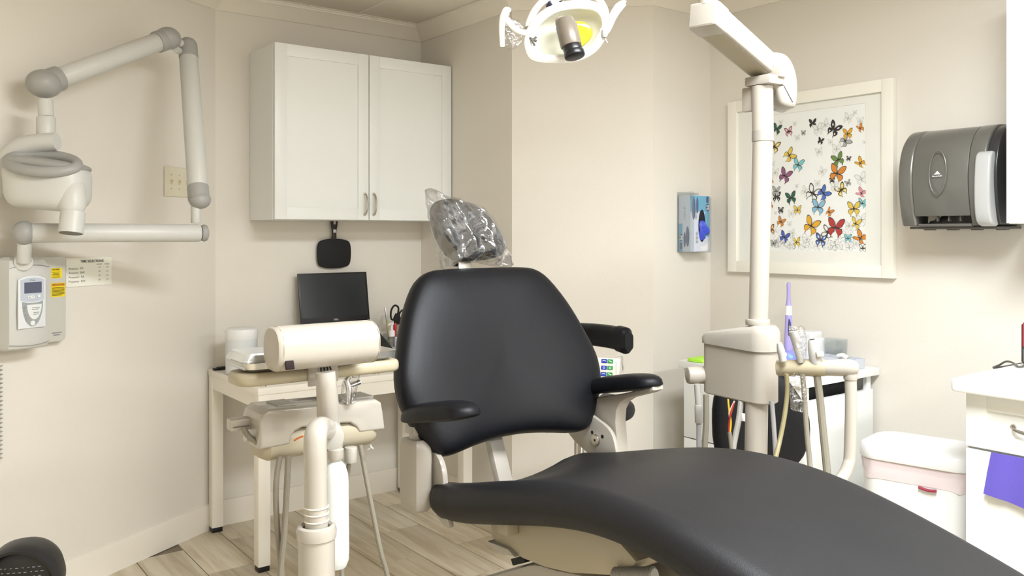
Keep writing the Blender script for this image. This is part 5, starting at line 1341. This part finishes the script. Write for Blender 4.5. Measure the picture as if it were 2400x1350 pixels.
q0, q1, q2 = LFm @ V(.0 * K, 18 * K, .006), LFm @ V(-2 * K, 22 * K, .03), LFm @ V(20 * K, -56 * K, .052)
obj('shield_mount', MB().ball(LFm @ V(-2 * K, 22 * K, .012), .030, .018, .016, Matrix.Identity(4)), mat('shield_taupe', c(150, 140, 124), .35), lm)
obj('bulb_shield', MB().rod(LFm @ V(-4 * K, 28 * K, .018), LFm @ V(12 * K, -34 * K, .045), .026, 26, .008).rod(LFm @ V(0 * K, 15 * K, .026), LFm @ V(12 * K, -36 * K, .046), .0285, 26, .004), mat('shield_brown_grey', c(112, 103, 91), .35), lm)
obj('focus_knob', MB().rod(LFm @ V(12 * K, -33 * K, .045), LFm @ V(18 * K, -52 * K, .054), .0255, 28, .004).rod(LFm @ V(17 * K, -47 * K, .052), LFm @ V(20 * K, -60 * K, .058), .0275, 28, .003), M_BLACK, lm)
def bar_(pl, r, nm='handle', m_=None, n=5): return obj(nm, MB().tube([LFm @ V(p[0] * K, p[1] * K, p[2]) for p in pl], r, n, 12), m_ or M_SHELL, lm)
h_l = bar_([(-82, -2, .0), (-100, -2, .010), (-118, 6, .012), (-132, 22, .010), (-143, 32, .008)], [.009, .008, .008, .009, .010])
obj('grip', MB().tube([LFm @ V(p[0] * K, p[1] * K, p[2]) for p in ((-134, 44, .012), (-138, 46, .01), (-146, 30, .008), (-149, 5, .006), (-148, -34, .004))], [.011, .012, .010, .008, .0065], 5, 12), M_SHELL, h_l)
h_r = bar_([(84, 0, .0), (96, 2, .006), (104, 18, .008), (112, 38, .006), (124, 56, .002), (136, 66, 0)], [.010, .009, .009, .011, .0125, .009])
obj('grip', MB().pillow([(-.012, -.022), (.012, .018), (.018, .03), (.006, .034), (-.008, .01)], .006, .006, LFm @ T(127 * K, 44 * K, .004), 4), M_GREYP, h_r)
obj('thumb_screw', MB().tube([LFm @ V(-82 * K, -14 * K, .012), LFm @ V(-76 * K, -24 * K, .018), LFm @ V(-72 * K, -32 * K, .016)], .003, 3, 8).rod(LFm @ V(-84 * K, -14 * K, .01), LFm @ V(-68 * K, -22 * K, .016), .0035).rod(LFm @ V(-80 * K, -22 * K, .014), LFm @ V(-68 * K, -12 * K, .014), .003), M_DARKGREY, lm)
obj('thumb_screw', MB().rod(LFm @ V(90 * K, 4 * K, .012), LFm @ V(90 * K, -14 * K, .014), .0075, 14, .002).rod(LFm @ V(91 * K, -14 * K, .014), LFm @ V(97 * K, -26 * K, .014), .0025), M_GREYP, lm)
yl = [(-86, 10, -.02), (-84, 24, -.028), (-70, 52, -.03), (-48, 74, -.03), (-10, 92, -.03), (30, 98, -.03), (70, 84, -.03), (92, 56, -.028), (98, 24, -.02), (92, 6, -.01)]
yk2 = obj('yoke', MB().tube([LFm @ V(p[0] * K, p[1] * K, p[2]) for p in yl], .0105, 6, 14), mat('yoke_cream', c(224, 218, 204), .3), lm)
bk = MB().ball(LFm @ V(-20 * K, 56 * K, -.03), .034, .024, .026, Matrix.Identity(4))
obj('rear_housing', bk, M_SHELL, lm)
obj('rear_knob', MB().rod(LFm @ V(-34 * K, 52 * K, -.02), LFm @ V(-24 * K, 62 * K, -.012), .020, 20, .004), mat('knob_navy', c(40, 40, 62), .3), lm)
obj('rear_slot', MB().rod(LFm @ V(-5 * K, 62 * K, -.012), LFm @ V(-12 * K, 72 * K, -.014), .005, 10), M_BLACK, lm)
obj('aim_pin', MB().rod(LFm @ V(36 * K, 60 * K, .0), LFm @ V(28 * K, 96 * K, -.03), .0038, 10), M_CREAM, lm)
yt = LFm @ V(30 * K, 98 * K, -.03)
up_ = [yt - V(0, 0, .004), yt + V(0, 0, .08), yt + V(.02, -.01, .16), yt + V(.10, -.12, .185), AE + V(.012, 0, .165), AE + V(.012, 0, .145)]
obj('drop_tube', MB().tube(up_, .016, 6, 16), M_CREAM, lm)
# clear barrier film on the left handle
fb_ = frame(LFm @ V(-118 * K, 4 * K, .004), (.798, -.602, 0), (0, 0, 1), (-.602, -.798, 0))
obj('barrier_film', MB().pillow([(p.x, p.y) for p in smooth_curve([(-.032, .035, 0), (.0, .030, 0), (.026, .015, 0), (.020, -.01, 0), (.018, -.035, 0), (-.004, -.052, 0), (-.026, -.044, 0), (-.034, 0, 0)], 3, True)], .010, .010, fb_, 5, 2.4, warp=lambda x, y: .004 * math.sin(x * 150 + y * 120)), film('barrier', (.97, .97, .98, 1), .14, .25, .7, 45, .02), lm, 80)

# ------------------------------------------------------------ supply cart by the picture wall
ct = thing('supply_cart', 'white supply cart with doors under the butterfly picture', 'cart', (3.0, 2.17, 0))
obj('cart_top', MB().bx((2.752, 1.850, .792), (3.250, 2.475, .822), .003), M_WHITE, ct)
CX0, CX1, CY0, CY1 = 2.772, 3.225, 1.872, 2.455
b = MB().bx((CX0, CY0 + .02, .02), (CX0 + .016, CY1, .775)) if False else MB()
b.bx((CX0 + .016, CY1 - .018, .02), (CX1, CY1, .792)).bx((CX1 - .018, CY0 + .018, .02), (CX1, CY1 - .018, .792)).bx((CX0 + .016, CY0 + .018, .02), (CX1 - .018, CY1 - .018, .04))
b.bx((CX0 + .016, CY0 + .002, .735), (CX0 + .030, CY0 + .018, .792)).bx((CX1 - .03, CY0 + .002, .735), (CX1, CY0 + .018, .792))
b.bx((CX0 + .014, CY0 + .018, .752), (CX0 + .020, CY1 - .018, .79))
obj('cart_frame', b, M_WHITE, ct)
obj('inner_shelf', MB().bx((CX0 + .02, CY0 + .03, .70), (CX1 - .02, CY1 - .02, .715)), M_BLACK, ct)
obj('interior_shade', MB().bx((CX0 + .022, CY0 + .05, .715), (CX1 - .04, CY0 + .055, .79)), M_MATTE, ct)  # matte black sheet stands for the shade inside the cart
obj('end_panel', MB().bx((CX0, CY0 - .004, .03), (CX1 + .008, CY0 + .016, .735), .0015), M_WHITE, ct)
for z0, z1 in ((.50, .79), (.27, .495), (.03, .265)):
    d_ = obj('drawer', MB().bx((CX0 - .004, CY0 + .018, z0), (CX0 + .014, CY1, z1), .0015), M_WHITE, ct)
    bow_handle((CX0 - .004, 2.10, z1 - .05), (CX0 - .004, 2.22, z1 - .05), (-.022, 0, 0), .004, 'handle', d_)
for x in (CX0 + .05, CX1 - .05):
    for y in (CY0 + .05, CY1 - .05): obj('caster', MB().cyl(.02, .022, T(x, y, 0), 14, .003), M_BLACK, ct)
ZT = .822
# purple toothbrush-like device on its stand
tb = thing('electric_handpiece', 'tall purple cordless handpiece standing on a lit charging base', 'handpiece', (3.079, 2.156, ZT))
TX, TY = 3.079, 2.156
M_PUR = mat('lilac_plastic', c(168, 158, 214), .35); M_PUR2 = mat('violet_blue_plastic', c(138, 142, 224), .35)
obj('charging_base', MB().lathe([(.034, ZT + .001), (.036, ZT + .006), (.032, ZT + .03), (.024, ZT + .045), (.018, ZT + .05)], T(TX, TY, 0), 28), M_PUR2, tb)
obj('status_light', MB().ball((TX - .022, TY - .026, ZT + .028), .008), mat('status_blue', c(30, 70, 190), .3, emit=(.15, .35, 1, 1), estr=1.5), tb)
body = obj('handle_body', MB().lathe([(.015, ZT + .045), (.0185, ZT + .06), (.0175, ZT + .10), (.015, ZT + .15), (.014, ZT + .20)], T(TX, TY, 0), 24), M_PUR, tb)
obj('white_band', MB().lathe([(.0142, ZT + .198), (.0132, ZT + .23), (.0125, ZT + .238)], T(TX, TY, 0), 24), M_WHITE2, tb)
obj('brush_neck', MB().lathe([(.0128, ZT + .236), (.011, ZT + .244), (.0085, ZT + .26), (.0075, ZT + .29), (.0078, ZT + .312), (.0088, ZT + .322), (.007, ZT + .332), (.002, ZT + .335)], T(TX, TY, 0), 24), M_PUR, tb)
kf2 = frame((TX - .0105, TY - .0128, ZT + .135), (.77, -.63, 0), (0, 0, 1), (-.63, -.77, 0))
obj('button_strip', MB().pillow([(p.x, p.y) for p in smooth_curve([(-.006, -.02, 0), (.006, -.02, 0), (.005, .03, 0), (-.003, .05, 0), (-.006, .02, 0)], 3, True)], .003, .002, kf2, 4), mat('strip_navy', c(60, 62, 104), .3), body)
obj('white_button', MB().cyl(.0042, .002, kf2 @ T(0, -.008, .0022), 12).cyl(.0042, .002, kf2 @ T(0, .006, .0022), 12), M_WHITE2, body)
# white jar box with lid, translucent sheath boxes
jb = thing('white_jar', 'white square-shouldered jar behind the instrument bar', 'jar', (3.185, 2.128, ZT))
obj('jar_body', MB().rings([[V(3.185 + p[0], 2.128 + p[1], z) for p in rrect(w, w * 1.05, .012)] for z, w in ((ZT + .001, .092), (ZT + .004, .098), (ZT + .088, .098), (ZT + .098, .090))]), M_WHITE2, jb)
obj('jar_lid', MB().rings([[V(3.185 + p[0], 2.128 + p[1], z) for p in rrect(w, w, .014)] for z, w in ((ZT + .097, .078), (ZT + .100, .082), (ZT + .120, .082), (ZT + .126, .072))]), M_WHITE2, jb)
solo('clear_bin', MB().rings([[V(3.216 + p[0], 2.024 + p[1], z) for p in rrect(w * .55, w, .01)] for z, w in ((ZT + .001, .08), (ZT + .10, .09), (ZT + .102, .084), (ZT + .004, .074))]), M_CLEAR, 'clear plastic bin right of the white jar', 'bin', (3.216, 2.024, ZT))
og = thing('parts_organizer', 'clear compartment box with a white tag at the right end of the cart', 'organizer', (3.138, 1.97, ZT))
b = MB(); OX0, OX1, OY0, OY1 = 3.095, 3.182, 1.872, 2.070
b.bx((OX0, OY0, ZT + .001), (OX1, OY1, ZT + .004)).bx((OX0, OY0, ZT + .004), (OX0 + .002, OY1, ZT + .040)).bx((OX1 - .002, OY0, ZT + .004), (OX1, OY1, ZT + .040))
for k in range(6):
    yy = OY0 + k * (OY1 - OY0 - .002) / 5
    b.bx((OX0 + .002, yy, ZT + .004), (OX1 - .002, yy + .002, ZT + .040))
obj('tray_walls', b, mat('frosted_clear', c(214, 218, 226), .3, alpha=.72), og)
for k in range(4):
    obj('compartment_fill', MB().bx((OX0 + .006, OY0 + .048 + k * .0402, ZT + .0045), (OX1 - .006, OY0 + .074 + k * .0402, ZT + .016), .003), mat('fill_grey_%s' % 'abcd'[k], c(120 + 12 * k, 122 + 10 * k, 134 + 8 * k), .6), og)
obj('white_tag', MB().tube([V(OX0 + .01, OY0 + .03, ZT + .042), V(OX0 + .012, OY0 + .05, ZT + .052), V(OX0 + .016, OY0 + .075, ZT + .046)], .010, 4, 8), M_WHITE2, og)
solo('green_pad', MB().box(.11, .075, .014, T(2.815, 2.395, ZT + .008, .1), .004), mat('lime_green', c(176, 232, 70), .5), 'lime green sponge pad on the far left end of the cart', 'pad', (2.815, 2.395, ZT))
solo('paper_pad', MB().box(.13, .19, .006, T(2.835, 1.975, ZT + .0045, .15), .0015), mat('pale_pink_paper', c(232, 222, 232), .6), 'pale pink paper pad at the front corner of the cart', 'pad', (2.835, 1.975, ZT))
obj('charging_cord', MB().tube([V(3.07, 2.12, ZT + .006), V(3.02, 2.06, ZT + .02), V(3.03, 2.0, ZT + .030), V(3.06, 1.95, ZT + .018), V(3.10, 1.90, ZT + .006)], .0032, 6, 8), M_PUR, tb)

# ------------------------------------------------------------ stools
def star_base(t, x, y, r, hub, m=M_BLACK):
    for k in range(5):
        a = 2 * math.pi * k / 5 + .3
        ex, ey = x + r * math.cos(a), y + r * math.sin(a)
        lg = obj('base_leg', MB().tube([V(x, y, hub), V(x + r * .5 * math.cos(a), y + r * .5 * math.sin(a), hub - .012), V(ex, ey, .062)], [.020, .018, .014], 4, 10), m, t)
        obj('caster', MB().rod((ex - .02 * math.sin(a), ey + .02 * math.cos(a), .027), (ex + .02 * math.sin(a), ey - .02 * math.cos(a), .027), .027, 16, .004).rod((ex, ey, .04), (ex, ey, .07), .008), M_MATTE, lg)
SX, SY = 2.095, 2.365
s1 = thing('assistant_stool', 'black assistant stool with a curved body-support arm behind the chair', 'stool', (SX, SY, 0))
star_base(s1, SX, SY, .24, .11)
obj('gas_column', MB().cyl(.03, .25, T(SX, SY, .10), 20).cyl(.018, .33, T(SX, SY, .34), 20), M_STEEL, s1)
obj('stool_seat', MB().pillow([(.205 * math.cos(a * .2618), .205 * math.sin(a * .2618)) for a in range(24)], .045, .04, T(SX, SY, .715), 7, 3.2), M_LEATHER, s1, 60)
arc = [V(SX + .235 * math.cos(math.radians(a)), SY + .235 * math.sin(math.radians(a)), .985 + .006 * math.cos(math.radians(a * 2))) for a in (150, 120, 90, 60, 30, 0, -15)]
e_ = [(2.116, 2.136, 0.985), (2.123, 2.194, 0.99), (2.129, 2.302, 0.99), (2.126, 2.43, 0.983)]
ap = [V(*p) for p in e_]
ap = ap + [V(SX - .10, SY + .20, ap[-1].z), V(SX - .22, SY + .06, ap[-1].z - .01)]
SP = smooth_curve(ap, 6)
rs = []
for i, p in enumerate(SP):
    t_ = (SP[min(i + 1, len(SP) - 1)] - SP[max(i - 1, 0)]).normalized()
    s_ = t_.cross(V(0, 0, 1)).normalized()
    k = [.80, 1.0][i > 0] if i < len(SP) - 1 else .8
    big = 1.12 if i < 6 else 1.0
    rs.append([p + s_ * (q[0] * k) + V(0, 0, q[1] * k * big) for q in rrect(.052, .082, .022, 5)])
first = SP[0] - (SP[1] - SP[0]).normalized() * .012
rs.insert(0, [first + (q - SP[0]) * .85 for q in rs[0]])
obj('body_support', MB().rings(rs), M_LEATHER, s1, 60)
obj('support_stem', MB().tube([V(SX - .20, SY + .10, .96), V(SX - .24, SY + .08, .80), V(SX - .16, SY + .04, .66), V(SX, SY, .655)], .013, 5, 12), M_STEEL, s1)
OX, OY = 2.46, 2.02
s2 = thing('operator_stool', 'black operator stool with a rounded backrest between post and cart', 'stool', (OX, OY, 0))
star_base(s2, OX, OY, .23, .11)
obj('gas_column', MB().cyl(.03, .20, T(OX, OY, .10), 20).cyl(.018, .18, T(OX, OY, .29), 20), M_STEEL, s2)
obj('stool_seat', MB().pillow([(.19 * math.cos(a * .2618), .19 * math.sin(a * .2618)) for a in range(24)], .045, .035, T(OX, OY, .48), 7, 3.2), M_LEATHER, s2, 60)
bf = frame((2.346, 1.762, 0.744), (.80, -.60, 0), (0, -.0, 1), (-.60, -.80, 0))
bo2 = [(-0.1565, 0.0), (-0.1509, 0.0775), (-0.1198, 0.141), (-0.0564, 0.1734), (0.0211, 0.1819), (0.0663, 0.165), (0.1142, 0.1128), (0.1537, 0.0423), (0.1636, -0.0211), (0.1565, -0.0804), (0.1227, -0.1438), (0.0564, -0.1875), (-0.0352, -0.1932), (-0.1128, -0.1621), (-0.148, -0.0916)]
obj('backrest', MB().pillow([(p.x, p.y) for p in smooth_curve([(q[0], q[1], 0) for q in bo2], 2, True)], .035, .035, bf, 7, 3.0, 1.0), M_LEATHER, s2, 60)
obj('back_stem', MB().tube([bf @ V(0, -.10, -.045), bf @ V(0, -.22, -.05), V(OX - .02, OY - .06, .435), V(OX, OY, .435)], .014, 5, 12), M_STEEL, s2)

# ------------------------------------------------------------ black fan heater at the lower left
FX, FY_ = .42, 2.95
fn = thing('floor_fan', 'round black floor fan at the lower left corner by the left wall', 'fan', (FX, FY_, 0))
ff = frame((0.364, 2.92, 0.322), (.90, -.43, 0), (0, -.10, .99), (-.43, -.90, -.10))
R_ = .128
obj('fan_shroud', MB().lathe([(.055, -.12), (.09, -.105), (.110, -.055), (.1155, .0), (.1145, .027), (.110, .038), (.101, .036), (.097, .018), (.094, .0)], ff, 44, True, False), mat('fan_black', c(34, 34, 36), .4, bump=.1, bscale=700), fn)
obj('fan_face', MB().lathe([(.096, .012), (.08, .020), (.06, .026), (.02, .029), (.001, .029)], ff, 44, False, False), M_BLACK, fn)
b = MB()
for r in range(9):
    for k in range(9):
        a, d = -.060 + k * .015 + (r % 2) * .007, -.055 + r * .0135
        if a * a + d * d < .0078: b.box(.008, .0018, .0012, ff @ T(a, d, .0285 - .9 * (a * a + d * d)))
sl_ = obj('slot_glints', b, mat('glint_grey', c(150, 152, 158), .35), fn); sl_['kind'] = 'stuff'  # pale dashes paint the glints on the perforated face
fc = ff @ V(0, 0, -.05)
obj('fan_stand', MB().rod((fc.x, fc.y, .02), (fc.x, fc.y, fc.z - .10), .018, 16).cyl(.10, .022, T(fc.x, fc.y, 0), 32, .006), M_BLACK, fn)
